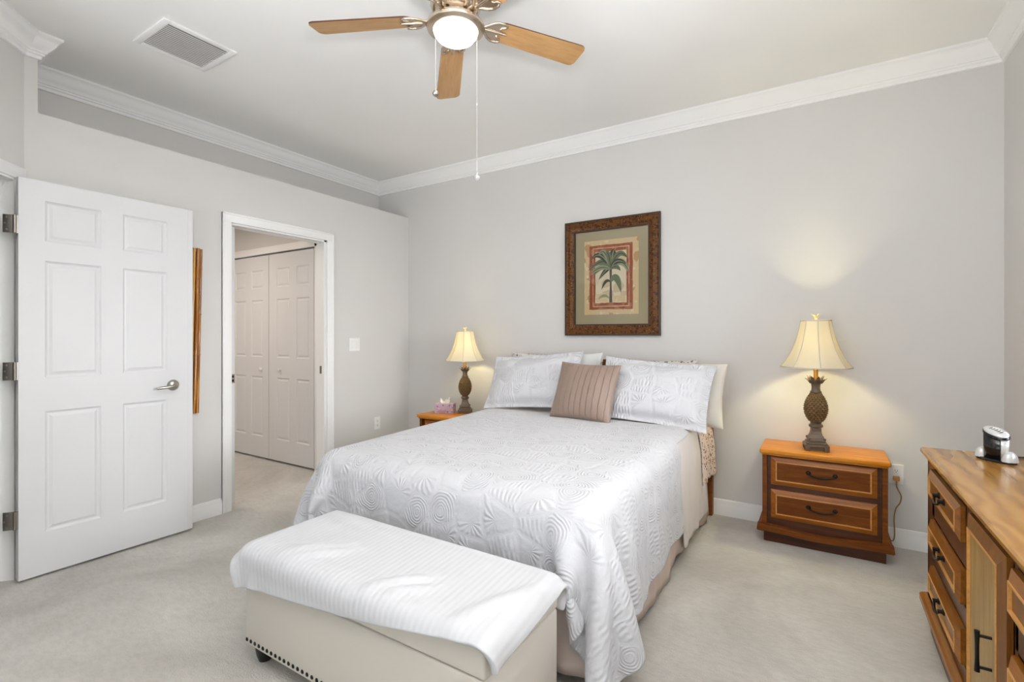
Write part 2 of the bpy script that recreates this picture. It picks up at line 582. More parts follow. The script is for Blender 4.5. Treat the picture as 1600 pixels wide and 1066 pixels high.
def lathe(bm, prof, seg=32, center=(0, 0, 0), mat=0, rfun=None):
    """prof: list of (radius, z)"""
    rings = []
    for r, z in prof:
        if r < 1e-6:
            rings.append([bm.verts.new((center[0], center[1], center[2] + z))])
        else:
            ring = []
            for i in range(seg):
                a = 2 * PI * i / seg
                rr = r * (rfun(a, z) if rfun else 1)
                ring.append(bm.verts.new((center[0] + rr * math.cos(a), center[1] + rr * math.sin(a), center[2] + z)))
            rings.append(ring)
    for A, B in zip(rings, rings[1:]):
        for i in range(seg):
            j = (i + 1) % seg
            try:
                if len(A) == 1 and len(B) == 1:
                    break
                if len(A) == 1:
                    f = bm.faces.new((A[0], B[j], B[i]))
                elif len(B) == 1:
                    f = bm.faces.new((A[i], A[j], B[0]))
                else:
                    f = bm.faces.new((A[i], A[j], B[j], B[i]))
                f.material_index = mat
            except ValueError:
                pass
    return rings


def tube(bm, pts, r, seg=8, mat=0, radii=None, cap=True):
    pts = [Vector(p) for p in pts]
    rings = []
    up = Vector((0, 0, 1))
    prev = None
    for i, p in enumerate(pts):
        t = (pts[min(i + 1, len(pts) - 1)] - pts[max(i - 1, 0)]).normalized()
        if prev is None:
            a = t.cross(up)
            if a.length < 1e-3:
                a = t.cross(Vector((1, 0, 0)))
            a.normalize()
        else:
            a = (prev - t * prev.dot(t)).normalized()
        prev = a
        b = t.cross(a)
        rr = radii[i] if radii else r
        rings.append([bm.verts.new(p + (a * math.cos(2 * PI * k / seg) + b * math.sin(2 * PI * k / seg)) * rr) for k in range(seg)])
    for A, B in zip(rings, rings[1:]):
        for k in range(seg):
            f = bm.faces.new((A[k], A[(k + 1) % seg], B[(k + 1) % seg], B[k]))
            f.material_index = mat
    if cap:
        bm.faces.new(rings[0][::-1]).material_index = mat
        bm.faces.new(rings[-1]).material_index = mat


def prism(bm, poly, axis, a0, a1, mat=0):
    """extrude a 2-D polygon along axis 'x'|'y'|'z'; poly coords are the other two axes in order"""
    def P(u, v, w):
        return {'x': (w, u, v), 'y': (u, w, v), 'z': (u, v, w)}[axis]
    A = [bm.verts.new(P(u, v, a0)) for u, v in poly]
    B = [bm.verts.new(P(u, v, a1)) for u, v in poly]
    fs = [bm.faces.new(A[::-1]), bm.faces.new(B)]
    n = len(poly)
    for i in range(n):
        fs.append(bm.faces.new((A[i], A[(i + 1) % n], B[(i + 1) % n], B[i])))
    for f in fs:
        f.material_index = mat
    return A + B


def sweep(bm, path, prof, closed=False, inward=1):
    """prof (offset to the left of travel * inward, z) swept with mitred corners along a 2-D path"""
    n = len(path)
    rings = []
    for i in range(n):
        p = Vector(path[i])
        if closed or 0 < i < n - 1:
            d1 = (p - Vector(path[i - 1])).normalized()
            d2 = (Vector(path[(i + 1) % n]) - p).normalized()
        elif i == 0:
            d1 = d2 = (Vector(path[1]) - p).normalized()
        else:
            d1 = d2 = (p - Vector(path[i - 1])).normalized()
        n1, n2 = Vector((-d1.y, d1.x)), Vector((-d2.y, d2.x))
        mvec = (n1 + n2)
        mvec = mvec / max(1e-6, mvec.dot(n1))
        rings.append([bm.verts.new((p.x + mvec.x * o * inward, p.y + mvec.y * o * inward, z)) for o, z in prof])
    m = len(prof)
    for i in range(n if closed else n - 1):
        A, B = rings[i], rings[(i + 1) % n]
        for k in range(m):
            bm.faces.new((A[k], A[(k + 1) % m], B[(k + 1) % m], B[k]))
    if not closed:
        bm.faces.new(rings[0])
        bm.faces.new(rings[-1][::-1])


# ------------------------------------------------------------------ room shell
LX, RX, BY, FY = -3.55, 0.84, 3.664, -1.9     # left, right, back, front wall planes
UX = -3.97                                     # upper left wall, behind the plant shelf
SH, CH = 2.44, 2.845                           # plant shelf and ceiling heights
AY, BYY = 0.82, 0.873                          # corner with entry wall, end of the full-height stub
DX, DY = -2.80, 0.07                           # other end of the diagonal entry wall
HX, HY = -5.9, 2.855                           # hall left wall, hall closet wall

bm = bmesh.new()
box(bm, -6.1, 1.1, -2.2, 3.9, -0.1, 0.0)
struct(link_bm('floor', bm, M['carpet']))
bm = bmesh.new()
box(bm, -4.3, 1.1, -2.2, 3.9, CH, CH + 0.1)
struct(link_bm('ceiling', bm, M['ceil']))
struct(link_bm('wall_back', bx(-4.3, 1.1, BY, BY + 0.12, 0, CH), M['wall']))
bm = bmesh.new()     # right wall with window opening
wy0, wy1, wz0, wz1 = 0.80, 2.70, 0.86, 2.02
for a in ((FY - 0.12, wy0, 0, CH), (wy1, BY, 0, CH), (wy0, wy1, 0, wz0), (wy0, wy1, wz1, CH)):
    box(bm, RX, RX + 0.12, *a)
struct(link_bm('wall_right', bm, M['wall']))
bm = bmesh.new()     # front wall (behind the camera) with a wide opening added for the fill light
fx0, fx1, fz0, fz1 = -2.45, 0.65, 0.3, 2.2
for a, b in (((-2.92, fx0), (0, CH)), ((fx1, RX), (0, CH)), ((fx0, fx1), (0, fz0)), ((fx0, fx1), (fz1, CH))):
    box(bm, a[0], a[1], FY - 0.12, FY, b[0], b[1])
struct(link_bm('wall_front', bm, M['wall']))
struct(link_bm('wall_front_left', bx(DX - 0.12, DX, FY, DY, 0, CH), M['wall']))

# left wall: half wall with the pocket-door opening, plant shelf on top, stub to full height at its near end
OY0, OY1, OZ = 1.885, 2.69, 2.05
bm = bmesh.new()
box(bm, LX - 0.12, LX, AY, OY0, 0, SH)
box(bm, LX - 0.12, LX, OY1, BY, 0, SH)
box(bm, LX - 0.12, LX, OY0, OY1, OZ, SH)
box(bm, -4.1, LX - 0.12, BYY, BY, SH - 0.02, SH)       # shelf top
struct(link_bm('wall_left', bm, M['wall']))
bm = bmesh.new()
box(bm, UX - 0.12, UX, BYY - 0.1, BY, SH - 0.3, CH)
struct(link_bm('wall_left_upper', bm, M['wall']))
struct(link_bm('wall_left_stub', bx(-4.3, LX, AY, BYY, SH, CH), M['wall']))

# diagonal entry wall: header over the door, jamb return; the opening starts 6.5 cm from the corner
dd = Vector((1, -1)).normalized()
dn = Vector((1, 1)).normalized()          # into the room


def diag_box(bm, t0, t1, o0, o1, z0, z1, bev=0.0):
    m4 = Matrix(((dd.x, dn.x, 0, LX), (dd.y, dn.y, 0, AY), (0, 0, 1, 0), (0, 0, 0, 1)))
    box(bm, t0, t1, o0, o1, z0, z1, bev, M4=m4)


DT0, DT1, DZ = 0.07, 0.90, 2.06
bm = bmesh.new()
diag_box(bm, 0, DT0, -0.12, 0, 0, CH)
diag_box(bm, DT1, 1.06, -0.12, 0, 0, CH)
diag_box(bm, DT0, DT1, -0.12, 0, DZ, CH)
struct(link_bm('wall_entry', bm, M['wall']))
bm = bmesh.new()      # jamb + casing of the entry door
diag_box(bm, DT0 - 0.002, DT0 + 0.018, -0.13, 0.012, 0, DZ)
diag_box(bm, DT1 - 0.018, DT1 + 0.002, -0.13, 0.012, 0, DZ)
diag_box(bm, DT0, DT1, -0.13, 0.012, DZ - 0.02, DZ)
diag_box(bm, 0.008, DT0 + 0.006, 0.0, 0.016, 0, DZ + 0.055, 0.004)
diag_box(bm, DT1 - 0.006, DT1 + 0.06, 0.0, 0.016, 0, DZ + 0.055, 0.004)
diag_box(bm, 0.008, DT1 + 0.06, 0.0, 0.018, DZ - 0.008, DZ + 0.058, 0.004)
diag_box(bm, DT0 + 0.018, DT0 + 0.03, -0.09, -0.05, 0, DZ - 0.02)
struct(link_bm('trim_1', bm, M['trim'], smooth=40))
# foyer beyond the entry door so that no outside shows
bm = bmesh.new()
diag_box(bm, 0.0, 1.1, -1.3, -1.2, 0, CH)
diag_box(bm, 0.0, 0.02, -1.2, -0.13, 0, CH)
diag_box(bm, 1.06, 1.1, -1.2, -0.13, 0, CH)
diag_box(bm, 0.0, 1.1, -1.3, -0.13, CH - 0.4, CH - 0.38)
struct(link_bm('wall_foyer', bm, M['wall']))

# hall behind the left wall
bm = bmesh.new()
CX0, CX1, CZ = -5.36, -3.92, 2.065
box(bm, HX, CX0, HY, HY + 0.1, 0, SH)
box(bm, CX1, LX - 0.12, HY, HY + 0.1, 0, SH)
box(bm, CX0, CX1, HY, HY + 0.1, CZ, SH)
struct(link_bm('wall_hall_back', bm, M['wall']))
struct(link_bm('wall_closet', bx(CX0 - 0.1, CX1 + 0.1, HY + 0.3, HY + 0.34, 0, CZ + 0.2), M['closet_shade']))  # dark sheet stands in for the shade inside the closet
struct(link_bm('wall_hall_left', bx(HX - 0.1, HX, 0.6, HY, 0, SH), M['wall']))
struct(link_bm('wall_hall_front', bx(HX, LX - 0.12, 0.6, 0.7, 0, SH), M['wall']))
struct(link_bm('ceiling_hall', bx(HX - 0.1, LX - 0.12, 0.6, HY + 0.4, SH - 0.04, SH - 0.021), M['ceil']))

# crown moulding
prof = [(0, CH), (0.085, CH), (0.085, CH - 0.012), (0.080, CH - 0.018), (0.072, CH - 0.022), (0.066, CH - 0.032), (0.058, CH - 0.05), (0.044, CH - 0.068),
        (0.034, CH - 0.078), (0.03, CH - 0.088), (0.024, CH - 0.09), (0.022, CH - 0.1), (0.014, CH - 0.104), (0.012, CH - 0.12), (0, CH - 0.122)]
bm = bmesh.new()
sweep(bm, [(RX, BY), (UX, BY), (UX, BYY), (LX, BYY), (LX, AY), (DX, DY), (DX, FY), (RX, FY)], prof, closed=True)
struct(link_bm('trim_2', bm, M['trim'], smooth=35))

# baseboards
bprof = [(0, 0), (0.014, 0), (0.014, 0.075), (0.010, 0.085), (0.011, 0.092), (0.006, 0.106), (0, 0.11)]


def baseboard(name, p0, p1):
    bm = bmesh.new()
    sweep(bm, [p0, p1], bprof)
    return struct(link_bm(name, bm, M['trim'], smooth=35))


baseboard('baseboard_back', (RX, BY), (LX, BY))
baseboard('baseboard_left', (LX, OY0 - 0.062), (LX, AY + 0.02))
baseboard('baseboard_left_far', (LX, BY), (LX, OY1 + 0.062))
baseboard('baseboard_right', (RX, FY), (RX, BY))
baseboard('baseboard_front', (DX, FY), (RX, FY))
baseboard('baseboard_entry', (DX, DY), (DX, FY))
baseboard('baseboard_hall', (HX, HY), (HX, 0.7))

# casing of the pocket-door opening
cprof_w = 0.06
bm = bmesh.new()
x0, x1 = LX, LX + 0.016
box(bm, x0, x1, OY0 - 0.06, OY0 + 0.004, 0, OZ + 0.064, 0.004)
box(bm, x0, x1, OY1 - 0.004, OY1 + 0.06, 0, OZ + 0.064, 0.004)
box(bm, x0, x1 + 0.002, OY0 - 0.06, OY1 + 0.06, OZ - 0.002, OZ + 0.064, 0.004)
box(bm, x0, x1 + 0.006, OY0 - 0.06, OY0 - 0.045, 0, OZ + 0.064, 0.004)
box(bm, x0, x1 + 0.006, OY1 + 0.045, OY1 + 0.06, 0, OZ + 0.064, 0.004)
box(bm, x0, x1 + 0.006, OY0 - 0.06, OY1 + 0.06, OZ + 0.05, OZ + 0.065, 0.004)
# jambs, each side of the pocket slot and at the strike side
box(bm, LX - 0.035, LX, OY0 - 0.004, OY0 + 0.012, 0, OZ)
box(bm, LX - 0.12, LX - 0.085, OY0 - 0.004, OY0 + 0.012, 0, OZ)
box(bm, LX - 0.12, LX, OY1 - 0.012, OY1 + 0.004, 0, OZ)
box(bm, LX - 0.035, LX, OY1 - 0.024, OY1 - 0.010, 0, OZ)
box(bm, LX - 0.035, LX, OY0, OY1, OZ - 0.014, OZ + 0.002)
box(bm, LX - 0.12, LX - 0.085, OY0, OY1, OZ - 0.014, OZ + 0.002)
struct(link_bm('trim_3', bm, M['trim'], smooth=40))
# closet casing in the hall
bm = bmesh.new()
box(bm, CX0 - 0.06, CX1 + 0.06, HY - 0.016, HY, CZ - 0.004, CZ + 0.065, 0.004)
box(bm, CX1 - 0.004, CX1 + 0.06, HY - 0.016, HY, 0, CZ + 0.06, 0.004)
box(bm, CX0 - 0.06, CX0 + 0.004, HY - 0.016, HY, 0, CZ + 0.06, 0.004)
struct(link_bm('trim_4', bm, M['trim'], smooth=40))


# windows (added behind the camera for fill / beside it)
def window(name, w, h, cols, loc, rotz):
    r = bpy.data.objects.new(name, None)
    COL.objects.link(r)
    r.location, r.rotation_euler = loc, (0, 0, rotz)
    struct(r)
    bm = bmesh.new()
    for a in ((-w / 2, -w / 2 + 0.05, 0, h), (w / 2 - 0.05, w / 2, 0, h), (-w / 2, w / 2, 0, 0.05), (-w / 2, w / 2, h - 0.05, h)):
        box(bm, a[0], a[1], 0.03, 0.08, a[2], a[3])
    for i in range(1, cols):
        x = -w / 2 + w * i / cols
        box(bm, x - 0.02, x + 0.02, 0.035, 0.075, 0.05, h - 0.05)
    link_bm('window_frame', bm, M['trim'], r)
    link_bm('window_pane', bx(-w / 2 + 0.04, w / 2 - 0.04, 0.053, 0.057, 0.04, h - 0.04), M['glass'], r)
    link_bm('window_sill', bx(-w / 2 - 0.04, w / 2 + 0.04, -0.03, 0.03, -0.025, 0.0, 0.004), M['trim'], r)
    return r


window('window_1', wy1 - wy0, wz1 - wz0, 2, (RX, (wy0 + wy1) / 2, wz0), -PI / 2)
window('added_window', fx1 - fx0, fz1 - fz0, 3, ((fx0 + fx1) / 2, FY, fz0), PI)  # unseen window, added to go with the front fill


# ------------------------------------------------------------------ doors
def panel_leaf(w, h, t, xs, zs):
    """six-panel style leaf; xs/zs: lists of (start, end) panel spans. Front at y=0 facing -y."""
    bm = bmesh.new()
    xl = sorted({0, w, *[v for s in xs for v in s]})
    zl = sorted({0, h, *[v for s in zs for v in s]})
    panels = []
    for side, y in ((0, 0.0), (1, t)):
        G = [[bm.verts.new((x, y, z)) for z in zl] for x in xl]
        for i in range(len(xl) - 1):
            for j in range(len(zl) - 1):
                vs = [G[i][j], G[i + 1][j], G[i + 1][j + 1], G[i][j + 1]]
                f = bm.faces.new(vs if side == 0 else vs[::-1])
                if any(abs(xl[i] - s[0]) < 1e-6 for s in xs) and any(abs(zl[j] - s[0]) < 1e-6 for s in zs):
                    panels.append(f)
        if side == 0:
            G0 = G
    nx, nz = len(xl), len(zl)
    for i in range(nx - 1):
        for j in (0, nz - 1):
            bm.faces.new((G0[i][j], G0[i + 1][j], G[i + 1][j], G[i][j]))
    for j in range(nz - 1):
        for i in (0, nx - 1):
            bm.faces.new((G0[i][j], G0[i][j + 1], G[i][j + 1], G[i][j]))
    bmesh.ops.recalc_face_normals(bm, faces=bm.faces[:])
    for f in panels:
        bmesh.ops.inset_individual(bm, faces=[f], thickness=0.006, depth=-0.004)
        bmesh.ops.inset_individual(bm, faces=[f], thickness=0.010, depth=-0.004)
        bmesh.ops.inset_individual(bm, faces=[f], thickness=0.010, depth=0.001)
        bmesh.ops.inset_individual(bm, faces=[f], thickness=0.016, depth=0.005)
    return bm


# entry door, standing open against the left wall (front faces +X)
door = bpy.data.objects.new('door_1', None)
COL.objects.link(door)
struct(door)
door.location = (-3.40, 0.764, 0.014)
door.rotation_euler = (0, 0, PI / 2)
W_, H_ = 0.778, 2.03
bm = panel_leaf(W_, H_, 0.035, [(0.10, 0.335), (0.435, 0.66)], [(0.215, 0.84), (1.015, 1.62), (1.72, 1.93)])
link_bm('door_leaf', bm, M['door'], door)
link_bm('edge_strip', bx(W_, W_ + 0.03, 0.002, 0.037, 0, H_, 0.002), M['door'], door)
for z in (0.31, 1.055, 1.79):
    bm = bmesh.new()
    tube(bm, [(-0.014, -0.004, z - 0.045), (-0.014, -0.004, z + 0.045)], 0.0075, 10)
    # leaf screwed to the jamb
    a = math.radians(135)
    box(bm, -0.060, -0.014, -0.003, 0.0, z - 0.045, z + 0.045, 0.0008, M4=Matrix.Translation((-0.014, -0.004, 0)) @ Matrix.Rotation(math.radians(-35), 4, 'Z') @ Matrix.Translation((0.014, 0.004, 0)))
    box(bm, -0.012, 0.0, -0.003, 0.0, z - 0.045, z + 0.045)
    hg = link_bm('hinge', bm, M['hinge'], door, smooth=40)
    bm = bmesh.new()
    for zz in (-0.03, 0, 0.03):
        xq, yq = -0.045 - 0.008 * (zz == 0), 0.0155
        lathe(bm, [(0, 0.002), (0.005, 0.001), (0.005, 0)], 10, (0, 0, 0))
        bmesh.ops.transform(bm, matrix=Matrix.Translation((-0.04 - 0.006 * (zz == 0), 0.0125 + 0.004 * (zz == 0), z + zz)) @ Matrix.Rotation(math.radians(-35), 4, 'Z') @ Matrix.Rotation(PI / 2, 4, 'X'), verts=bm.verts[-21:])
    link_bm('screw', bm, M['nickel'], hg)
hd = bpy.data.objects.new('door_handle', None)
COL.objects.link(hd)
hd.parent = door
hd.location = (0.694, 0, 0.925)
bm = bmesh.new()
lathe(bm, [(0.0, 0.018), (0.018, 0.017), (0.028, 0.011), (0.033, 0.004), (0.034, 0)], 28)
bmesh.ops.transform(bm, matrix=Matrix.Rotation(PI / 2, 4, 'X'), verts=bm.verts[:])
link_bm('rosette', bm, M['nickel'], hd, smooth=60)
bm = bmesh.new()
tube(bm, [(0, -0.012, 0), (0, -0.045, 0), (-0.008, -0.056, -0.002), (-0.03, -0.058, -0.004), (-0.06, -0.056, -0.006), (-0.09, -0.052, -0.009), (-0.105, -0.046, -0.012)], 0.009, 10,
     radii=[0.012, 0.0115, 0.012, 0.011, 0.009, 0.008, 0.006])
link_bm('lever', bm, M['nickel'], hd, smooth=60)

# pocket door: only the leading edge shows
pk = bpy.data.objects.new('door_2', None)
COL.objects.link(pk)
struct(pk)
pk.location = (LX - 0.06, OY0 - 0.6, 0.03)
link_bm('door_leaf', bx(-0.018, 0.018, 0, 0.655, 0, 2.0, 0.002), M['door'], pk)
bm = bmesh.new()
box(bm, 0.018, 0.021, 0.612, 0.652, 0.872, 0.938, 0.001)
box(bm, -0.014, 0.014, 0.655, 0.658, 0.872, 0.938, 0.001)
lt = link_bm('latch', bm, M['nickel'], pk)
bm = bmesh.new()
box(bm, 0.0205, 0.0225, 0.626, 0.646, 0.882, 0.899)
box(bm, 0.0205, 0.0225, 0.626, 0.646, 0.911, 0.928)
link_bm('finger_recess', bm, M['black'], lt)
bm = bmesh.new()
box(bm, LX - 0.075, LX - 0.04, OY1 - 0.0145, OY1 - 0.0118, 0.92, 0.985)
struct(link_bm('trim_5', bm, M['hinge']))

# hall closet doors
for nm, xa, xb, kx in (('door_3', -5.35, -4.645, -4.762), ('door_4', -4.637, -3.932, -4.448)):
    r = bpy.data.objects.new(nm, None)
    COL.objects.link(r)
    struct(r)
    r.location = (xa, 2.841, 0.022)
    w = xb - xa
    o_ = 0.0 if nm == 'door_4' else 0.0
    bm = panel_leaf(w, 2.022, 0.03, [(0.128, 0.335), (0.443, 0.64)] if nm == 'door_4' else [(0.10, 0.30), (0.40, 0.605)],
                    [(0.205, 0.81), (1.005, 1.58), (1.695, 1.88)])
    link_bm('door_leaf', bm, M['door'], r)
    bm = bmesh.new()
    lathe(bm, [(0, 0.03), (0.012, 0.029), (0.017, 0.023), (0.016, 0.016), (0.009, 0.010), (0.008, 0)], 16)
    bmesh.ops.transform(bm, matrix=Matrix.Translation((kx - xa, 0, 0.887)) @ Matrix.Rotation(PI / 2, 4, 'X'), verts=bm.verts[:])
    link_bm('knob', bm, M['door'], r, smooth=60)

# ------------------------------------------------------------------ cloth solver (numpy): sheets falling over rounded boxes
def drape(U, V, z0, boxes, steps=150, iters=14, bend=0.25, fric=0.5, thick=0.008, seed=1, kick=None, jitter=0.004, shear=0.35, skew=0.0, pivot=(0, 0), start=None, damp=0.955):
    """U, V: rest coordinates along X and Y. boxes: (cx,cy,cz,hx,hy,hz,r,slope,y0). Returns array (nu,nv,3)."""
    rng = np.random.default_rng(seed)
    nu, nv = len(U), len(V)
    P = np.zeros((nu, nv, 3))
    P[..., 0], P[..., 1] = np.meshgrid(U, V, indexing='ij')
    P[..., 2] = z0(P[..., 0], P[..., 1]) if callable(z0) else z0
    P[..., 2] += rng.normal(0, jitter, (nu, nv))
    X = P.copy()
    rest = P.copy()
    rest[..., 2] = 0
    if skew:
        cs, sn = math.cos(skew), math.sin(skew)
        for A in (P, X):
            x_, y_ = A[..., 0] - pivot[0], A[..., 1] - pivot[1]
            A[..., 0], A[..., 1] = pivot[0] + cs * x_ - sn * y_, pivot[1] + sn * x_ + cs * y_
    if start is not None:
        P[:] = start
        X[:] = start
    C = []
    I, J = np.meshgrid(np.arange(nu), np.arange(nv), indexing='ij')
    idx = I * nv + J

    def add(a, b, k, par):
        for p in (0, 1):
            m = par == p
            aa, bb = a[m], b[m]
            if len(aa):
                L = np.linalg.norm(rest.reshape(-1, 3)[aa] - rest.reshape(-1, 3)[bb], axis=1)
                C.append((aa, bb, L, k))
    add(idx[:-1].ravel(), idx[1:].ravel(), 1.0, (I[:-1] % 2).ravel())
    add(idx[:, :-1].ravel(), idx[:, 1:].ravel(), 1.0, (J[:, :-1] % 2).ravel())
    add(idx[:-1, :-1].ravel(), idx[1:, 1:].ravel(), shear, (I[:-1, :-1] % 2).ravel())
    add(idx[:-1, 1:].ravel(), idx[1:, :-1].ravel(), shear, (I[:-1, 1:] % 2).ravel())
    add(idx[:-3].ravel(), idx[3:].ravel(), bend, ((I[:-3] // 3) % 2).ravel())
    add(idx[:, :-3].ravel(), idx[:, 3:].ravel(), bend, ((J[:, :-3] // 3) % 2).ravel())
    Pf = P.reshape(-1, 3)
    Xf = X.reshape(-1, 3)
    dt, g = 1 / 60, -9.8
    for s in range(steps):
        vel = (Pf - Xf) * damp
        Xf[:] = Pf
        Pf += vel
        Pf[:, 2] += g * dt * dt
        if kick is not None and s < 60:
            Pf += kick(rest.reshape(-1, 3), s)
        for it in range(iters):
            for a, b, L, k in C:
                d = Pf[b] - Pf[a]
                l = np.sqrt((d * d).sum(1)) + 1e-9
                c = (0.5 * k * (l - L) / l)[:, None] * d
                Pf[a] += c
                Pf[b] -= c
            if it % 3 == 2 or it == iters - 1:
                for (cx, cy, cz, hx, hy, hz, r, sl, y0) in boxes:
                    zz = Pf[:, 2] - sl * (Pf[:, 1] - y0)
                    q0 = np.stack([Pf[:, 0] - cx, Pf[:, 1] - cy, zz - cz], 1)
                    q = np.abs(q0) - np.array([hx - r, hy - r, hz - r])
                    qm = np.maximum(q, 0)
                    ol = np.sqrt((qm * qm).sum(1))
                    inn = np.minimum(q.max(1), 0)
                    sd = ol + inn - r - thick
                    hit = np.where(sd < 0)[0]
                    if len(hit) == 0:
                        continue
                    n = np.where(ol[hit][:, None] > 1e-6, qm[hit] / (ol[hit][:, None] + 1e-9), 0)
                    deep = ol[hit] <= 1e-6
                    if deep.any():
                        am = q[hit][deep].argmax(1)
                        nn = np.zeros((deep.sum(), 3))
                        nn[np.arange(len(am)), am] = 1
                        n[deep] = nn
                    n *= np.sign(q0[hit])
                    Pf[hit] -= n * sd[hit][:, None]
                    if it == iters - 1:
                        dv = Pf[hit] - Xf[hit]
                        dv -= n * (dv * n).sum(1)[:, None]
                        Pf[hit] -= dv * fric
                low = Pf[:, 2] < 0.014
                Pf[low, 2] = 0.014
                Pf[low, :2] = Xf[low, :2] * 0.6 + Pf[low, :2] * 0.4
    return P


def cloth_obj(name, P, U, V, mat, thickness=0.006, sub=1, parent=None, skip=None):
    nu, nv = P.shape[:2]
    me = bpy.data.meshes.new(name)
    vs = [tuple(p) for p in P.reshape(-1, 3)]
    fs = [(i * nv + j, (i + 1) * nv + j, (i + 1) * nv + j + 1, i * nv + j + 1) for i in range(nu - 1) for j in range(nv - 1)
          if not (skip and skip(U[i], V[j]))]
    me.from_pydata(vs, [], fs)
    uvl = me.uv_layers.new(name='UVMap')
    uu = [(U[i], V[j]) for i in range(nu) for j in range(nv)]
    for lp in me.loops:
        uvl.data[lp.index].uv = uu[lp.vertex_index]
    for p in me.polygons:
        p.use_smooth = True
    me.materials.append(mat)
    o = bpy.data.objects.new(name, me)
    COL.objects.link(o)
    if parent:
        o.parent = parent
    if sub:
        s = o.modifiers.new('subsurf', 'SUBSURF')
        s.levels = s.render_levels = sub
    if thickness:
        s = o.modifiers.new('solid', 'SOLIDIFY')
        s.thickness = thickness
        s.offset = 1
    return o


# ------------------------------------------------------------------ bed
MX0, MX1, MY0, MY1 = -2.20, -0.675, 1.60, 3.60
bed = thing('bed', 'queen bed with wooden headboard, mattress and pink-beige skirt under white bedding', 'bed', ((MX0 + MX1) / 2, 2.6, 0))


def bed_local(bm):
    bmesh.ops.translate(bm, vec=(-(MX0 + MX1) / 2, -2.6, 0), verts=bm.verts[:])
    return bm


bm = bmesh.new()
hw = (MX1 - MX0) / 2 + 0.018
poly = [(-hw, 0.3), (hw, 0.3), (hw, 0.95)] + [(hw * math.cos(a) , 0.95 + 0.11 * math.sin(a)) for a in [PI * k / 24 for k in range(1, 24)]] + [(-hw, 0.95)]
prism(bm, poly, 'y', 1.01, 1.045)
headb = link_bm('headboard', bm, M['headb'], bed)
for s in (-1, 1):
    bm = bx(s * hw - 0.025, s * hw + 0.025, 1.0, 1.05, 0, 0.94, 0.006)
    link_bm('post', bm, M['headb'], headb)
bm = bed_local(bx(MX0 + 0.01, MX1 - 0.01, MY0 + 0.01, MY1 - 0.01, 0.20, 0.40, 0.02))
link_bm('box_spring', bm, M['mattr'], bed)
bm = bed_local(bx(MX0, MX1, MY0, MY1, 0.40, 0.63, 0.07, 4))
for v in bm.verts:
    if v.co.z > 0.5:
        v.co.z += 0.025 * (v.co.y + 1.0)
link_bm('mattress', bm, M['mattr'], bed, smooth=60)
bm = bmesh.new()
for a in ((MX0 + 0.02, MX0 + 0.05, MY0 + 0.05, MY1), (MX1 - 0.05, MX1 - 0.02, MY0 + 0.05, MY1), (MX0, MX1, MY0 + 0.3, MY0 + 0.33), (MX0, MX1, MY1 - 0.1, MY1 - 0.06)):
    box(bm, a[0] + (0.02 if a[1] - a[0] > 1 else 0), a[1] - (0.02 if a[1] - a[0] > 1 else 0), a[2], a[3], 0.165, 0.197)
link_bm('bed_frame', bed_local(bm), M['black'], bed)
for x in (MX0 + 0.04, MX1 - 0.035):
    for y in (MY0 + 0.34, MY1 - 0.02):
        bm = bmesh.new()
        box(bm, x - 0.014, x + 0.014, y - 0.014, y + 0.014, 0.05, 0.17)
        lathe(bm, [(0, 0.05), (0.02, 0.048), (0.024, 0.03), (0.024, 0.008), (0.018, 0), (0, 0)], 14, (x, y, 0))
        link_bm('caster_leg', bed_local(bm), M['black'], bed, smooth=40)


def skirt_panel(p0, p1, out, z0f, z1, n, amp, seed):
    rng = random.Random(seed)
    bm = bmesh.new()
    p0, p1 = Vector(p0), Vector(p1)
    d = (p1 - p0)
    rows = 10
    G = []
    ph = [rng.uniform(0, 6.28) for _ in range(4)]
    for i in range(n + 1):
        t = i / n
        s = t * d.length
        col = []
        for k in range(rows + 1):
            q = k / rows
            w = amp * q * (math.sin(s * 21 + ph[0]) + 0.6 * math.sin(s * 47 + ph[1]) + 0.5 * math.sin(s * 9 + ph[2])) + 0.02 * q
            zz = z1 + (z0f(s) - z1) * q
            pt = p0 + d * t + Vector(out) * w
            col.append(bm.verts.new((pt.x, pt.y, zz)))
        G.append(col)
    for i in range(n):
        for k in range(rows):
            bm.faces.new((G[i][k], G[i + 1][k], G[i + 1][k + 1], G[i][k + 1]))
    return bed_local(bm)


sk = bpy.data.objects.new('bed_skirt', None)
COL.objects.link(sk)
sk.parent = bed
for p0, p1, out, sd in (((MX1 + 0.004, MY0 + 0.02), (MX1 + 0.004, MY1 - 0.02), (1, 0), 3), ((MX0 - 0.004, MY0 + 0.02), (MX0 - 0.004, MY1 - 0.02), (-1, 0), 4), ((MX0 + 0.02, MY0 - 0.004), (MX1 - 0.01, MY0 - 0.004), (0, -1), 5)):
    bm = skirt_panel(p0, p1, out, lambda s: 0.035 + 0.022 * math.sin(s * 5.3 + 1) + 0.012 * math.sin(s * 13), 0.41, 160, 0.006, sd)
    o = link_bm('skirt_panel', bm, M['skirt'], sk, smooth=180)
    md = o.modifiers.new('solid', 'SOLIDIFY')
    md.thickness = 0.002

# quilt
bed_box = ((MX0 + MX1) / 2, (MY0 + MY1) / 2, 0.31, (MX1 - MX0) / 2 + 0.008, (MY1 - MY0) / 2 + 0.006, 0.333, 0.085, 0.022, MY0)
qdx = 0.026
QU = np.arange(MX0 - 0.45, MX1 + 0.455, qdx)
QV = np.arange(MY0 - 0.35, 3.09, qdx)
bench_box = (-1.305, 1.258, 0.21, 0.565, 0.212, 0.232, 0.01, 0.0, 0.0)
FOLD = [(0, 4, 0), (14, 20, 38), (25, 9, -10), (31, 9, -35), (39, 24, -53), (50, 10, -72), (62, 2, -88), (76, 6, -84), (90, 2, -90)]


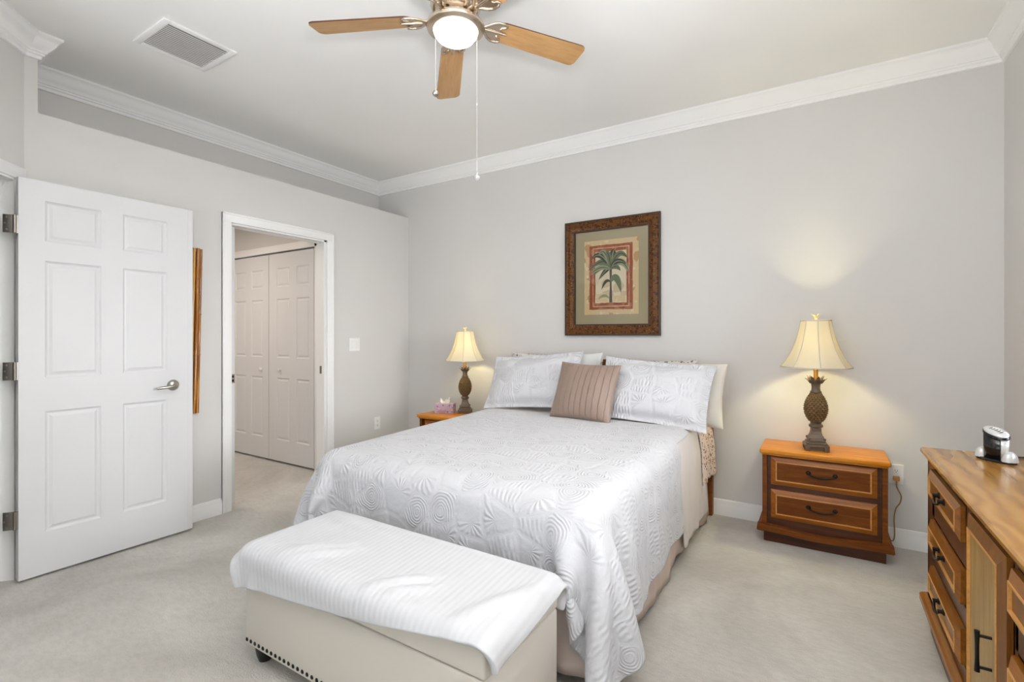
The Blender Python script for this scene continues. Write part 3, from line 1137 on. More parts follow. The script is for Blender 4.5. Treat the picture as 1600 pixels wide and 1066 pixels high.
def fold_dir(phi, mirror=False):
    for (p0, t0, a0), (p1, t1, a1) in zip(FOLD, FOLD[1:]):
        if phi <= p1 + 1e-6:
            k = (phi - p0) / (p1 - p0)
            k = k * k * (3 - 2 * k)
            def vec(t, a):
                t, a = math.radians(t), math.radians(a)
                return Vector((math.sin(t) * math.cos(a), math.sin(t) * math.sin(a), -math.cos(t)))
            d = vec(t0, a0).lerp(vec(t1, a1), k).normalized()
            return Vector((-d.x, d.y, d.z)) if mirror else d


def quilt_pt(u, v):
    """hand-laid start: flat top, rounded edges, hanging sides with soft waves, two folds at each foot corner"""
    R = 0.095
    ex, ey = 0.012, 0.012
    zt = 0.658 + 0.022 * (v - MY0)
    sgn = 1 if u > (MX0 + MX1) / 2 else -1
    edge = (MX1 + ex) if sgn > 0 else (MX0 - ex)
    du = max(0.0, (u - edge) * sgn + R)
    dv = max(0.0, (MY0 - ey + R) - v)
    arc = R * PI / 2
    bx0, by0 = edge - sgn * R, MY0 - ey + R
    if du == 0 and dv == 0:
        return (u, v, zt)
    if du > 0 and dv > 0:
        r, phi = math.hypot(du, dv), math.atan2(dv, du)
    elif du > 0:
        r, phi = du, 0.0
    else:
        r, phi = dv, PI / 2
    hx, hy = math.cos(phi) * sgn, -math.sin(phi)
    X0 = bx0 if du > 0 else u
    Y0 = by0 if dv > 0 else v
    zc = 0.658 + 0.022 * (max(v, by0) - MY0)
    if r < arc:
        a = r / R
        return (X0 + hx * R * math.sin(a), Y0 + hy * R * math.sin(a), zc - R + R * math.cos(a))
    h = r - arc
    d = fold_dir(math.degrees(phi), sgn < 0)
    if du > 0 and dv == 0:      # side waves
        s_ = v - by0
        t = 4 + 15 * math.exp(-((s_ - 0.20) / 0.085) ** 2) + 5 * math.exp(-((s_ - 0.62) / 0.09) ** 2) + 2.5 * math.sin(s_ * 14)
        t = math.radians(t * min(1, 0.3 + s_ / 0.1) if s_ < 0.07 else t)
        d = Vector((sgn * math.sin(t), 0, -math.cos(t)))
    elif dv > 0 and du == 0:
        s_ = min(u - MX0, MX1 - u)
        t = math.radians(3 + 2 * math.sin(u * 13) + 1.5 * math.sin(u * 29))
        d = Vector((0, -math.sin(t), -math.cos(t)))
    return (X0 + hx * R + d.x * h, Y0 + hy * R + d.y * h, zc - R + d.z * h)


Q0 = np.array([[quilt_pt(u, v) for v in QV] for u in QU])
Q = drape(QU, QV, 0.0, [bed_box], steps=9, iters=14, bend=0.30, fric=0.8, thick=0.008, seed=4, start=Q0, damp=0.6)
quilt = cloth_obj('quilt', Q, QU, QV, M['quilt'], 0.008, 2, skip=lambda u, v: v > 2.76 and (u > MX1 - 0.02 or u < MX0 + 0.02))
tag(quilt, 'white quilt stitched with seashells and spirals spread over the bed', 'quilt')

# blanket under the quilt at the head end
BU = np.linspace(MX0 - 0.32, MX1 + 0.56, 90)
BV = np.linspace(2.74, 3.40, 26)


def blanket_pt(u, v):
    hx0, hx1, zt, r = MX0 - 0.006, MX1 + 0.006, 0.648 + 0.022 * (v - MY0), 0.075
    arc = r * PI / 2
    rip = 0.006 * math.sin(v * 23) + 0.004 * math.sin(v * 41 + 1)
    for s, edge in ((1, hx1), (-1, hx0)):
        d = (u - edge) * s + r
        if d > 0:
            if d < arc:
                a = d / r
                return (edge + s * (-r + r * math.sin(a)), v, zt - r + r * math.cos(a))
            h = d - arc
            return (edge + s * (0.012 * min(1, h / 0.1) + rip * min(1, h / 0.3) + 0.05 * h), v + 0.03 * h * math.sin(v * 5), zt - r - h)
    return (u, v, zt)


BP = np.array([[blanket_pt(u, v) for v in BV] for u in BU])
bl = cloth_obj('blanket', BP, BU, BV, M['blanket'], 0.004, 1)
tag(bl, 'pale pinkish blanket hanging at the head end of the bed, below the pillows', 'blanket')
# floral sheet hanging at the head corner
FU = np.linspace(MX0 + 0.2, MX1 + 0.36, 60)
FV = np.linspace(3.28, 3.585, 18)
FP = np.array([[blanket_pt(u, v) for v in FV] for u in FU])
FP[..., 2] -= 0.008
FP[..., 0] += np.clip((FU[:, None] - MX1 + 0.05) / 0.1, 0, 1) * (0.004 + 0.010 * np.sin(FV[None, :] * 60) + 0.02 * np.clip((FV[None, :] - 3.45) / 0.1, 0, 1))
fl = cloth_obj('floral_sheet', FP, FU, FV, M['floral'], 0.003, 1)
tag(fl, 'cream sheet with dark floral print hanging beside the wooden headboard post', 'sheet')


# ------------------------------------------------------------------ pillows
def pillow_mesh(w, h, t, flange=0.0, seed=0, nx=44, ny=34, wr=0.006, sag=0.0, pleats=None):
    """standing pillow: x width, z height from 0, front faces -y"""
    vs, fs, uv = [], [], []
    off = Vector((seed * 7.3, seed * 3.1, seed))

    def outline(u, v):
        x = u * w / 2 * (1 - 0.055 * (1 - v * v))
        z = v * h / 2 * (1 - 0.065 * (1 - u * u))
        return x, z
    idx = {}
    for side in (-1, 1):
        for i in range(nx + 1):
            for j in range(ny + 1):
                u, v = -1 + 2 * i / nx, -1 + 2 * j / ny
                edge = i in (0, nx) or j in (0, ny)
                if side == 1 and edge:
                    idx[(side, i, j)] = idx[(-1, i, j)]
                    continue
                x, z = outline(u, v)
                if flange:
                    fx, fz = 1 - 2 * flange / w, 1 - 2 * flange / h
                    uu, vv = min(1, abs(u) / fx), min(1, abs(v) / fz)
                else:
                    uu, vv = abs(u), abs(v)
                prof = max(0, (1 - uu ** 2.6)) ** 0.55 * max(0, (1 - vv ** 2.6)) ** 0.55
                y = side * (t / 2 * prof * (1 + 0.12 * (-v)) + 0.003)
                nz = noise.noise(Vector((x * 7, z * 7, side)) + off) + 0.6 * noise.noise(Vector((x * 17, z * 17, side * 2)) + off)
                y += side * wr * nz * (0.3 + prof)
                if pleats and side == -1:
                    k = (x / w + 0.5) * pleats
                    fr = 1 - (k - math.floor(k))
                    y += (0.007 * max(0, 1 - fr / 0.16) - 0.004 * fr) * (0.25 + prof) * min(1, 8 * prof)
                if edge:
                    y = 0.006 * nz
                z += -sag * (1 - u * u) * (0.5 + v / 2)
                idx[(side, i, j)] = len(vs)
                vs.append((x, y, z + h / 2))
                uv.append((x, z))
    for side in (-1, 1):
        for i in range(nx):
            for j in range(ny):
                q = [idx[(side, i, j)], idx[(side, i + 1, j)], idx[(side, i + 1, j + 1)], idx[(side, i, j + 1)]]
                fs.append(q if side == -1 else q[::-1])
    me = bpy.data.meshes.new('pillow')
    me.from_pydata(vs, [], fs)
    ul = me.uv_layers.new(name='UVMap')
    for lp in me.loops:
        ul.data[lp.index].uv = uv[lp.vertex_index]
    for p in me.polygons:
        p.use_smooth = True
    return me


def pillow(name, label, cat, mat, w, h, t, loc, tilt, rz=0, roll=0, group=None, **k):
    me = pillow_mesh(w, h, t, **k)
    me.materials.append(mat)
    o = bpy.data.objects.new(name, me)
    COL.objects.link(o)
    o.location = loc
    o.rotation_euler = (-math.radians(tilt), math.radians(roll), math.radians(rz))
    s = o.modifiers.new('subsurf', 'SUBSURF')
    s.levels = s.render_levels = 1
    tag(o, label, cat, group)
    return o


pillow('sham_pillow', 'white quilted sham standing left of the taupe cushion', 'pillow', M['sham'], 0.80, 0.47, 0.15, (-1.84, 3.12, 0.70), 30, 0, -4.5, 'quilted shams', flange=0.04, seed=1)
pillow('sham_pillow', 'white quilted sham standing right of the taupe cushion', 'pillow', M['sham'], 0.76, 0.47, 0.15, (-0.95, 3.10, 0.675), 30, 0, 3.5, 'quilted shams', flange=0.04, seed=2)
pillow('taupe_cushion', 'small pleated taupe satin cushion in the middle of the bed', 'cushion', M['taupe'], 0.45, 0.42, 0.14, (-1.36, 2.985, 0.675), 24, -3, 1.5, seed=3, pleats=11, wr=0.005, nx=132, ny=36)
pillow('pillow', 'plain white pillow behind the left quilted sham, its corner showing above', 'pillow', M['white_pc'], 0.72, 0.46, 0.13, (-1.70, 3.32, 0.665), 14, 0, -2, 'plain pillows', seed=4)
pillow('pillow', 'cream pillow behind the right quilted sham, drooping past the bed edge', 'pillow', M['cream'], 0.70, 0.43, 0.15, (-0.86, 3.31, 0.66), 15, 0, 1.5, 'plain pillows', seed=5, wr=0.012)
pillow('floral_pillow', 'grey floral pillow against the headboard at the left, behind the white pillows', 'pillow', M['floral_g'], 0.84, 0.45, 0.10, (-1.80, 3.47, 0.66), 6, 0, 0, 'floral pillows', seed=6)
pillow('floral_pillow', 'dark-speckled floral pillow peeking over the right sham beside the cream pillow', 'pillow', M['floral_g'], 0.55, 0.42, 0.10, (-0.98, 3.47, 0.665), 6, 0, 0, 'floral pillows', seed=7)

# ------------------------------------------------------------------ storage bench and throw
BX0, BX1, BY0, BY1 = -1.866, -0.744, 1.048, 1.468
bench = thing('storage_bench', 'cream upholstered storage bench with nailhead trim at the foot of the bed', 'bench', ((BX0 + BX1) / 2, (BY0 + BY1) / 2, 0))
hw, hd_ = (BX1 - BX0) / 2, (BY1 - BY0) / 2
link_bm('bench_body', bx(-hw, hw, -hd_, hd_, 0.068, 0.338, 0.008, 3), M['bench'], bench, smooth=40)
link_bm('lid', bx(-hw - 0.002, hw + 0.002, -hd_ - 0.002, hd_ + 0.002, 0.341, 0.432, 0.010, 3), M['bench'], bench, smooth=40)
for sx in (-1, 1):
    for sy in (-1, 1):
        bm = bmesh.new()
        lathe(bm, [(0, 0.07), (0.034, 0.07), (0.036, 0.05), (0.032, 0.025), (0.024, 0.0), (0, 0)], 20, (sx * (hw - 0.05), sy * (hd_ - 0.05), 0))
        link_bm('foot', bm, M['blackp'], bench, smooth=40)
nail_me = None
spots = [(-hw + 0.012 + 0.0262 * k, -hd_, 0) for k in range(int((2 * hw - 0.02) / 0.0262) + 1)] + [(hw, -hd_ + 0.014 + 0.0262 * k, 1) for k in range(15)]
for x, y, side in spots:
    if nail_me is None:
        bm = bmesh.new()
        lathe(bm, [(0, 0.0045), (0.004, 0.0038), (0.0068, 0.0018), (0.0078, 0)], 12)
        bmesh.ops.transform(bm, matrix=Matrix.Rotation(PI / 2, 4, 'X'), verts=bm.verts[:])
        o = link_bm('nailhead', bm, M['black'], bench, smooth=60)
        nail_me = o.data
    else:
        o = bpy.data.objects.new('nailhead', nail_me)
        COL.objects.link(o)
        o.parent = bench
    o.location = (x, y, 0.088)
    o.rotation_euler = (0, 0, PI / 2 if side else 0)

bb = (-1.305, 1.258, 0.21, 0.563, 0.212, 0.222, 0.016, 0.0, 0.0)


TU = np.arange(0, 1.22, 0.019)
TV = np.arange(0, 0.54, 0.019)
T = drape(TU - 1.915, TV + 0.988, lambda x, y: 0.452 + 0 * x + 0.006 * np.sin(x * 17 + y * 9) + 0.004 * np.sin(x * 31 - y * 21), [bb], steps=120, iters=12, bend=0.3, fric=0.75, thick=0.012, seed=9,
          skew=0.042, pivot=(-1.3, 1.25))
# rumples pushed up in the cloth
for (ax, ay, bx_, by_, hh, ww) in ((-1.66, 1.06, -1.50, 1.23, 0.020, 0.018), (-1.60, 1.06, -1.44, 1.22, 0.016, 0.014), (-1.70, 1.09, -1.60, 1.16, 0.012, 0.014), (-1.20, 1.07, -1.07, 1.21, 0.020, 0.018), (-1.13, 1.07, -1.02, 1.17, 0.014, 0.013),
                                   (-0.86, 1.06, -0.75, 1.34, 0.018, 0.02), (-1.80, 1.40, -1.62, 1.38, 0.010, 0.03)):
    dx, dy = bx_ - ax, by_ - ay
    L2 = dx * dx + dy * dy
    t = np.clip(((T[..., 0] - ax) * dx + (T[..., 1] - ay) * dy) / L2, 0, 1)
    d = np.hypot(T[..., 0] - ax - t * dx, T[..., 1] - ay - t * dy)
    T[..., 2] += 1.15 * hh * np.exp(-(d / (1.25 * ww)) ** 2) * (0.35 + 0.65 * np.sin(PI * np.clip(t, 0.02, 0.98))) * (T[..., 2] > 0.40)
throw = cloth_obj('throw_blanket', T, TU, TV, M['throw'], 0.014, 2)
tag(throw, 'white ribbed throw blanket draped over the storage bench lid', 'throw')


# ------------------------------------------------------------------ nightstands
def bail(parent, w, name='handle', mat=None, loc=(0, 0, 0), vertical=False):
    bm = bmesh.new()
    for s in (-1, 1):
        lathe(bm, [(0, 0.016), (0.006, 0.015), (0.0065, 0.006), (0.011, 0.003), (0.012, 0)], 12, (0, 0, 0))
        vs = bm.verts[-49:] if False else None
    bm.free()
    bm = bmesh.new()
    for s in (-1, 1):
        b2 = bmesh.new()
        lathe(b2, [(0, 0.02), (0.007, 0.019), (0.0065, 0.007), (0.011, 0.004), (0.0125, 0)], 12)
        bmesh.ops.transform(b2, matrix=Matrix.Translation((s * w / 2, 0, 0)) @ Matrix.Rotation(PI / 2, 4, 'X'), verts=b2.verts[:])
        me = bpy.data.meshes.new('t')
        b2.to_mesh(me)
        b2.free()
        bm.from_mesh(me)
        bpy.data.meshes.remove(me)
    pts = []
    for k in range(13):
        t = -1 + 2 * k / 12
        pts.append((t * w / 2, -0.014 - 0.006 * (1 - t * t), -0.016 * (1 - t * t) ** 0.7 - 0.002))
    tube(bm, pts, 0.004, 8, radii=[0.004 + 0.0015 * (1 - abs(-1 + 2 * k / 12)) for k in range(13)])
    if vertical:
        bmesh.ops.rotate(bm, matrix=Matrix.Rotation(PI / 2, 3, 'Y'), verts=bm.verts[:])
    o = link_bm(name, bm, M['black'], parent, smooth=50)
    o.location = loc
    return o


def ring_frame(bm, x0, x1, z0, z1, w, y0, y1, mat=0, bev=0.0):
    """rectangular mitred border: outer x0..x1,z0..z1; width w; y0 front .. y1 back; front slopes when bev"""
    O = [(x0, z0), (x1, z0), (x1, z1), (x0, z1)]
    Iq = [(x0 + w, z0 + w), (x1 - w, z0 + w), (x1 - w, z1 - w), (x0 + w, z1 - w)]
    fo = [bm.verts.new((x, y0 + bev, z)) for x, z in O]
    fi = [bm.verts.new((x, y0, z)) for x, z in Iq]
    bo = [bm.verts.new((x, y1, z)) for x, z in O]
    bi = [bm.verts.new((x, y1, z)) for x, z in Iq]
    for k in range(4):
        n = (k + 1) % 4
        for q in ((fo[k], fo[n], fi[n], fi[k]), (bo[n], bo[k], bi[k], bi[n]), (fo[n], fo[k], bo[k], bo[n]), (fi[k], fi[n], bi[n], bi[k])):
            bm.faces.new(q).material_index = mat


def drawer_front(name, parent, x0, x1, z0, z1, yf, mats, lift=0.018, border=0.028, inl=0.006):
    """lipped front: bevelled border frame, thin light inlay, sunk panel"""
    dr = bpy.data.objects.new(name, None)
    COL.objects.link(dr)
    dr.parent = parent
    bm = bmesh.new()
    ring_frame(bm, x0, x1, z0, z1, border, yf - lift, yf, 0, lift * 0.45)
    link_bm('border', bm, mats[0], dr)
    bm = bmesh.new()
    ring_frame(bm, x0 + border, x1 - border, z0 + border, z1 - border, inl, yf - lift - 0.002, yf)
    link_bm('inlay', bm, mats[1], dr)
    e = border + inl
    link_bm('panel', bx(x0 + e, x1 - e, yf - lift + 0.005, yf, z0 + e, z1 - e), mats[2], dr)
    return dr


ns = thing('nightstand', 'brown wooden two-drawer nightstand by the wall outlet, right of the bed', 'nightstand', (0.004, 3.645, 0), 0, 'nightstands')
YF = -0.315           # front plane of the case
# plinth
link_bm('plinth', bx(-0.298, 0.298, -0.295, -0.01, 0, 0.085), M['dark'], ns)
# case: sides flared at the foot, back, inner dark face
for s in (-1, 1):
    bm = bmesh.new()
    pts = [(0.303, 0.535), (0.303, 0.22), (0.304, 0.17), (0.307, 0.135), (0.314, 0.108), (0.326, 0.092), (0.326, 0.078), (0.279, 0.078), (0.279, 0.535)]
    prism(bm, [(s * x, z) for x, z in pts], 'y', YF - 0.01, -0.005)
    link_bm('side_panel', bm, M['brown'], ns)
link_bm('case', bx(-0.28, 0.28, YF + 0.016, -0.01, 0.085, 0.535), M['dark'], ns)
bm = bmesh.new()   # front base moulding with wavy lower edge
n = 40
up = [(-0.328 + 0.656 * k / n, 0.104 + 0.010 * math.cos(2 * PI * k / n * 1.0)) for k in range(n + 1)]
lo = [(-0.332 + 0.664 * k / n, 0.072 + 0.006 * math.cos(2 * PI * k / n)) for k in range(n + 1)]
prism(bm, lo + up[::-1], 'y', YF - 0.034, YF + 0.012)
box(bm, -0.33, -0.29, YF - 0.03, -0.01, 0.072, 0.1, 0.004)
box(bm, 0.29, 0.33, YF - 0.03, -0.01, 0.072, 0.1, 0.004)
link_bm('base_moulding', bm, M['brown'], ns)
bm = bmesh.new()
box(bm, -0.316, 0.316, YF - 0.036, 0.0, 0.540, 0.566, 0.007, 3)
box(bm, -0.305, 0.305, YF - 0.024, -0.002, 0.530, 0.541, 0.003)
link_bm('top', bm, M['honey'], ns, smooth=40)
for z0, z1 in ((0.352, 0.520), (0.152, 0.322)):
    d = drawer_front('drawer', ns, -0.258, 0.258, z0, z1, YF + 0.016, (M['ns_border'], M['inlay'], M['brown']), 0.026, 0.026, 0.006)
    bail(d, 0.13, loc=(0.0, YF - 0.006, (z0 + z1) / 2 + 0.012))
dup(ns, (-2.64, 3.50, 0), 0, 'brown wooden nightstand left of the bed, mostly hidden by the quilt')


# ------------------------------------------------------------------ lamps
lamp = thing('table_lamp', 'larger lit pineapple table lamp with ivory bell shade on the right nightstand', 'lamp', (-0.025, 3.445, 0.5665), math.radians(8), 'pineapple lamps')
bm = bmesh.new()
h = 0.062
# stepped square foot with small arched cut-outs
box(bm, -h, h, -h, h, 0.022, 0.036, 0.003)
for sx in (-1, 1):
    for sy in (-1, 1):
        box(bm, min(sx * h, sx * 0.036), max(sx * h, sx * 0.036), min(sy * h, sy * 0.036), max(sy * h, sy * 0.036), 0, 0.026, 0.002)
box(bm, -0.05, 0.05, -0.05, 0.05, 0.0, 0.024)
box(bm, -0.052, 0.052, -0.052, 0.052, 0.034, 0.050, 0.004)
box(bm, -0.044, 0.044, -0.044, 0.044, 0.048, 0.064, 0.003)
for sx in (-1, 1):
    for sy in (-1, 1):
        lathe(bm, [(0, 0.014), (0.006, 0.012), (0.008, 0.006), (0.006, 0)], 10, (sx * 0.04, sy * 0.04, 0.062))
for k, (z0, z1, r0, r1) in enumerate([(0.063, 0.075, 0.041, 0.038), (0.075, 0.09, 0.038, 0.031), (0.09, 0.11, 0.031, 0.026), (0.11, 0.132, 0.026, 0.025)]):
    vs = box(bm, -1, 1, -1, 1, z0, z1)
    for v in vs:
        r = r0 if abs(v.co.z - z0) < 1e-5 else r1
        v.co.x *= r
        v.co.y *= r
lathe(bm, [(0.025, 0.13), (0.036, 0.136), (0.038, 0.145), (0.034, 0.150), (0.028, 0.155), (0.030, 0.165), (0.036, 0.172), (0.02, 0.174)], 24)
link_bm('lamp_foot', bm, M['lampbase'], lamp, smooth=45)
# pineapple: diamond scales
bm = bmesh.new()
prof, seg, rows = [], 120, 84
zA, zB = 0.170, 0.345


def pr(t):
    return 0.062 * (math.sin(PI * min(1, max(0, 0.13 + t * 0.80))) ** 0.62) * (1.02 - 0.14 * t)


rings = []
for k in range(rows + 1):
    t = k / rows
    z = zA + (zB - zA) * t
    ring = []
    for i in range(seg):
        a = 2 * PI * i / seg
        p1 = (a / (2 * PI) * 15 + t * 7.0)
        p2 = (a / (2 * PI) * 15 - t * 7.0)
        d1, d2 = abs(p1 - round(p1)), abs(p2 - round(p2))
        bumpv = min(d1, d2) * 2
        r = pr(t) * (0.87 + 0.25 * bumpv ** 0.75)
        ring.append(bm.verts.new((r * math.cos(a), r * math.sin(a), z)))
    rings.append(ring)
for A, B in zip(rings, rings[1:]):
    for i in range(seg):
        bm.faces.new((A[i], A[(i + 1) % seg], B[(i + 1) % seg], B[i]))
bm.faces.new(rings[-1])
bm.faces.new(rings[0][::-1])
link_bm('pineapple_body', bm, M['lampbody'], lamp, smooth=180)
bm = bmesh.new()
lathe(bm, [(0.03, 0.338), (0.030, 0.346), (0.024, 0.352), (0.022, 0.37), (0.025, 0.392), (0.033, 0.408), (0.03, 0.409), (0.0, 0.395)], 24)
for ringk, (nl, r0, z0, r1, z1, r2, z2, wd) in enumerate([(8, 0.029, 0.396, 0.042, 0.420, 0.056, 0.424, 0.016), (7, 0.026, 0.400, 0.034, 0.432, 0.044, 0.440, 0.014)]):
    for k in range(nl):
        a = 2 * PI * (k + 0.5 * ringk) / nl
        ca, sa = math.cos(a), math.sin(a)
        prev = None
        for q in range(6):
            t = q / 5
            r = (1 - t) ** 2 * r0 + 2 * t * (1 - t) * r1 + t * t * r2
            z = (1 - t) ** 2 * z0 + 2 * t * (1 - t) * z1 + t * t * z2
            ww = wd * (1 - t ** 2) * (0.7 + 0.6 * t * (1 - t) * 2) + 0.0008
            L_ = bm.verts.new((r * ca - ww * sa, r * sa + ww * ca, z - 0.002))
            C_ = bm.verts.new((r * ca * 1.03, r * sa * 1.03, z + 0.002))
            R_ = bm.verts.new((r * ca + ww * sa, r * sa - ww * ca, z - 0.002))
            if prev:
                bm.faces.new((prev[0], prev[1], C_, L_))
                bm.faces.new((prev[1], prev[2], R_, C_))
            prev = (L_, C_, R_)
o = link_bm('leaf_crown', bm, M['lampbase'], lamp, smooth=60)
md = o.modifiers.new('solid', 'SOLIDIFY')
md.thickness = 0.002
bm = bmesh.new()
tube(bm, [(0, 0, 0.39), (0, 0, 0.52)], 0.0125, 16)
tube(bm, [(0, 0, 0.52), (0, 0, 0.56)], 0.017, 16)
link_bm('stem', bm, M['brass'], lamp, smooth=40)
bm = bmesh.new()
lathe(bm, [(0.012, 0.56), (0.014, 0.57), (0.028, 0.60), (0.030, 0.62), (0.024, 0.638), (0.01, 0.648), (0, 0.65)], 18)
link_bm('bulb', bm, M['bulb'], lamp, smooth=60)
bm = bmesh.new()
for s in (-1, 1):
    tube(bm, [(s * 0.012, 0, 0.555), (s * 0.045, 0, 0.59), (s * 0.05, 0, 0.66), (s * 0.03, 0, 0.73), (0, 0, 0.752)], 0.002, 6)
link_bm('harp', bm, M['brass'], lamp)
# bell shade with eight panels
sh_prof = [(0.185, 0.492), (0.181, 0.497), (0.160, 0.525), (0.140, 0.56), (0.121, 0.60), (0.105, 0.645), (0.093, 0.69), (0.084, 0.735), (0.079, 0.765), (0.079, 0.770)]
bm = bmesh.new()
lathe(bm, sh_prof, 64, rfun=lambda a, z: 0.955 + 0.045 * abs(math.cos(4 * a)) ** 2)
shade = link_bm('lamp_shade', bm, M['shade'], lamp, smooth=50)
md = shade.modifiers.new('solid', 'SOLIDIFY')
md.thickness = 0.0015
bm = bmesh.new()
for k in range(8):
    a = PI / 4 * k
    tube(bm, [((r + 0.0005) * math.cos(a), (r + 0.0005) * math.sin(a), z) for r, z in sh_prof], 0.0026, 6)
for rr, zz, rad in ((0.185, 0.492, 0.004), (0.079, 0.769, 0.0045)):
    tube(bm, [(rr * (0.955 + 0.045 * abs(math.cos(4 * a)) ** 2) * math.cos(a), rr * (0.955 + 0.045 * abs(math.cos(4 * a)) ** 2) * math.sin(a), zz) for a in [2 * PI * i / 64 for i in range(65)]], rad, 6)
link_bm('piping', bm, M['shade_rib'], shade, smooth=60)
bm = bmesh.new()
for k in range(4):
    a = PI / 2 * k
    tube(bm, [(0, 0, 0.755), (0.078 * math.cos(a), 0.078 * math.sin(a), 0.762)], 0.0015, 5)
link_bm('spider', bm, M['brass'], shade)
# finial: small bud with leaves
bm = bmesh.new()
lathe(bm, [(0.004, 0.75), (0.005, 0.775), (0.009, 0.778), (0.010, 0.786), (0.005, 0.792), (0, 0.796)], 12)
for k in range(6):
    a = PI / 3 * k
    ca, sa = math.cos(a), math.sin(a)
    lift = 0.006 * (k % 2)
    v = [bm.verts.new((r * ca - w * sa, r * sa + w * ca, z + lift)) for r, w, z in ((0.004, 0.005, 0.786), (0.014, 0.0065, 0.797), (0.024, 0.004, 0.803), (0.030, 0.0, 0.804), (0.024, -0.004, 0.803), (0.014, -0.0065, 0.797), (0.004, -0.005, 0.786))]
    bm.faces.new(v)
o = link_bm('finial', bm, M['finial'], lamp, smooth=40)
md = o.modifiers.new('solid', 'SOLIDIFY')
md.thickness = 0.0015
dup(lamp, (-2.645, 3.43, 0.5665), math.radians(31), 'smaller pineapple table lamp with ivory shade beside the tissue box', 0.93)
for nm, loc, pw in (('right_lamp_light', (-0.025, 3.445, 0.5665 + 0.62), 45), ('left_lamp_light', (-2.645, 3.43, 0.5665 + 0.577), 12)):
    d = bpy.data.lights.new(nm, 'POINT')
    d.energy, d.color, d.shadow_soft_size = pw, (1.0, 0.90, 0.52), 0.035
    o = bpy.data.objects.new(nm, d)
    o.location = loc
    COL.objects.link(o)

# tissue box
tb = thing('tissue_box', 'lilac patterned tissue box with a white tissue on the left nightstand', 'tissue box', (-2.795, 3.34, 0.5665), math.radians(25))
link_bm('carton', bx(-0.085, 0.085, -0.05, 0.05, 0, 0.082, 0.002), M['tisbox'], tb)
bm = bmesh.new()
for s, hh, tw in ((-1, 0.050, 0.3), (1, 0.060, -0.4), (0.1, 0.036, 1.2)):
    pts = []
    for i in range(7):
        for j in range(5):
            t, q = i / 6, j / 4
            x = s * 0.012 + (q - 0.5) * (0.030 + 0.035 * t * (1 - t) * 2 - 0.045 * t * t) + s * 0.03 * t
            y = 0.014 * math.sin(q * 4 + s) * (0.3 + t) + tw * 0.02 * t
            z = 0.078 + hh * t - 0.012 * abs(q - 0.5) * t
            pts.append(bm.verts.new((x, y, z)))
    for i in range(6):
        for j in range(4):
            bm.faces.new((pts[i * 5 + j], pts[(i + 1) * 5 + j], pts[(i + 1) * 5 + j + 1], pts[i * 5 + j + 1]))
o = link_bm('tissue', bm, M['tissue'], tb, smooth=180)
md = o.modifiers.new('solid', 'SOLIDIFY')
md.thickness = 0.001

# ------------------------------------------------------------------ dresser
# local frame: x along the front (0 at far end .. 1.69 at near end), front faces -y; world front faces -X
dz = thing('dresser', 'long brown wooden dresser with black pulls along the right wall', 'dresser', (0.83, 2.705, 0), -PI / 2)
DL, DF = 1.69, -0.445        # length, front plane of the case (world X = 0.83 - 0.445)
link_bm('plinth', bx(0.02, DL - 0.02, DF + 0.006, -0.01, 0, 0.10), M['drs_dk'], dz)
bm = bmesh.new()
prism(bm, [(DF - 0.026, 0.140), (DF - 0.026, 0.118), (DF - 0.018, 0.108), (DF - 0.006, 0.098), (DF + 0.02, 0.095), (DF + 0.02, 0.15), (DF - 0.004, 0.15), (DF - 0.018, 0.146)], 'x', -0.02, DL + 0.02)
box(bm, -0.02, 0.02, DF, -0.01, 0.096, 0.142, 0.004)
box(bm, DL - 0.02, DL + 0.02, DF, -0.01, 0.096, 0.142, 0.004)
link_bm('base_moulding', bm, M['drs_dr'], dz)
bm = bmesh.new()
box(bm, 0.0, 0.02, DF, 0, 0.1, 0.738)
box(bm, DL - 0.02, DL, DF, 0, 0.1, 0.738)
box(bm, 0.02, DL - 0.02, -0.02, 0, 0.1, 0.738)
link_bm('case', bm, M['drs_dk'], dz)
bm = bmesh.new()       # face frame: stiles and rails
for a, b in ((0.0, 0.145), (0.648, 0.750), (1.108, 1.128)):
    pass
stiles = [(0.0, 0.14), (0.655, 0.735), (1.105, 1.128), (DL - 0.06, DL)]
for a, b in stiles:
    box(bm, a, b, DF, DF + 0.02, 0.12, 0.735)
box(bm, 0.02, DL - 0.02, DF, DF + 0.02, 0.715, 0.738)
box(bm, 0.02, DL - 0.02, DF, DF + 0.02, 0.12, 0.20)
for z0, z1 in ((0.518, 0.598), (0.330, 0.392)):
    box(bm, 0.1, 0.7, DF, DF + 0.02, z0, z1)
    box(bm, 1.11, DL - 0.03, DF, DF + 0.02, z0, z1)
box(bm, 0.02, DL - 0.02, DF + 0.02, DF + 0.03, 0.12, 0.735)
link_bm('face_frame', bm, M['drs_dk'], dz)
bm = bmesh.new()
prism(bm, [(DF - 0.020, 0.768), (DF - 0.024, 0.762), (DF - 0.024, 0.752), (DF - 0.014, 0.744), (DF - 0.012, 0.736), (0.005, 0.736), (0.005, 0.770), (DF - 0.016, 0.770)], 'x', -0.012, DL + 0.012)
link_bm('top', bm, M['drs_top'], dz)
for c0, c1 in ((0.146, 0.645), (1.132, DL - 0.065)):
    for z0, z1 in ((0.598, 0.712), (0.402, 0.512), (0.212, 0.326)):
        d = drawer_front('drawer', dz, c0, c1, z0, z1, DF, (M['drs_dr'], M['drs_in'], M['drs']), 0.023, 0.022, 0.006)
        bail(d, 0.085, loc=((c0 + c1) / 2, DF - 0.018, (z0 + z1) / 2 + 0.006))
dd_ = drawer_front('cabinet_door', dz, 0.745, 1.095, 0.165, 0.722, DF, (M['drs'], M['drs_in'], M['cane']), 0.022, 0.034, 0.005)
bm = bmesh.new()
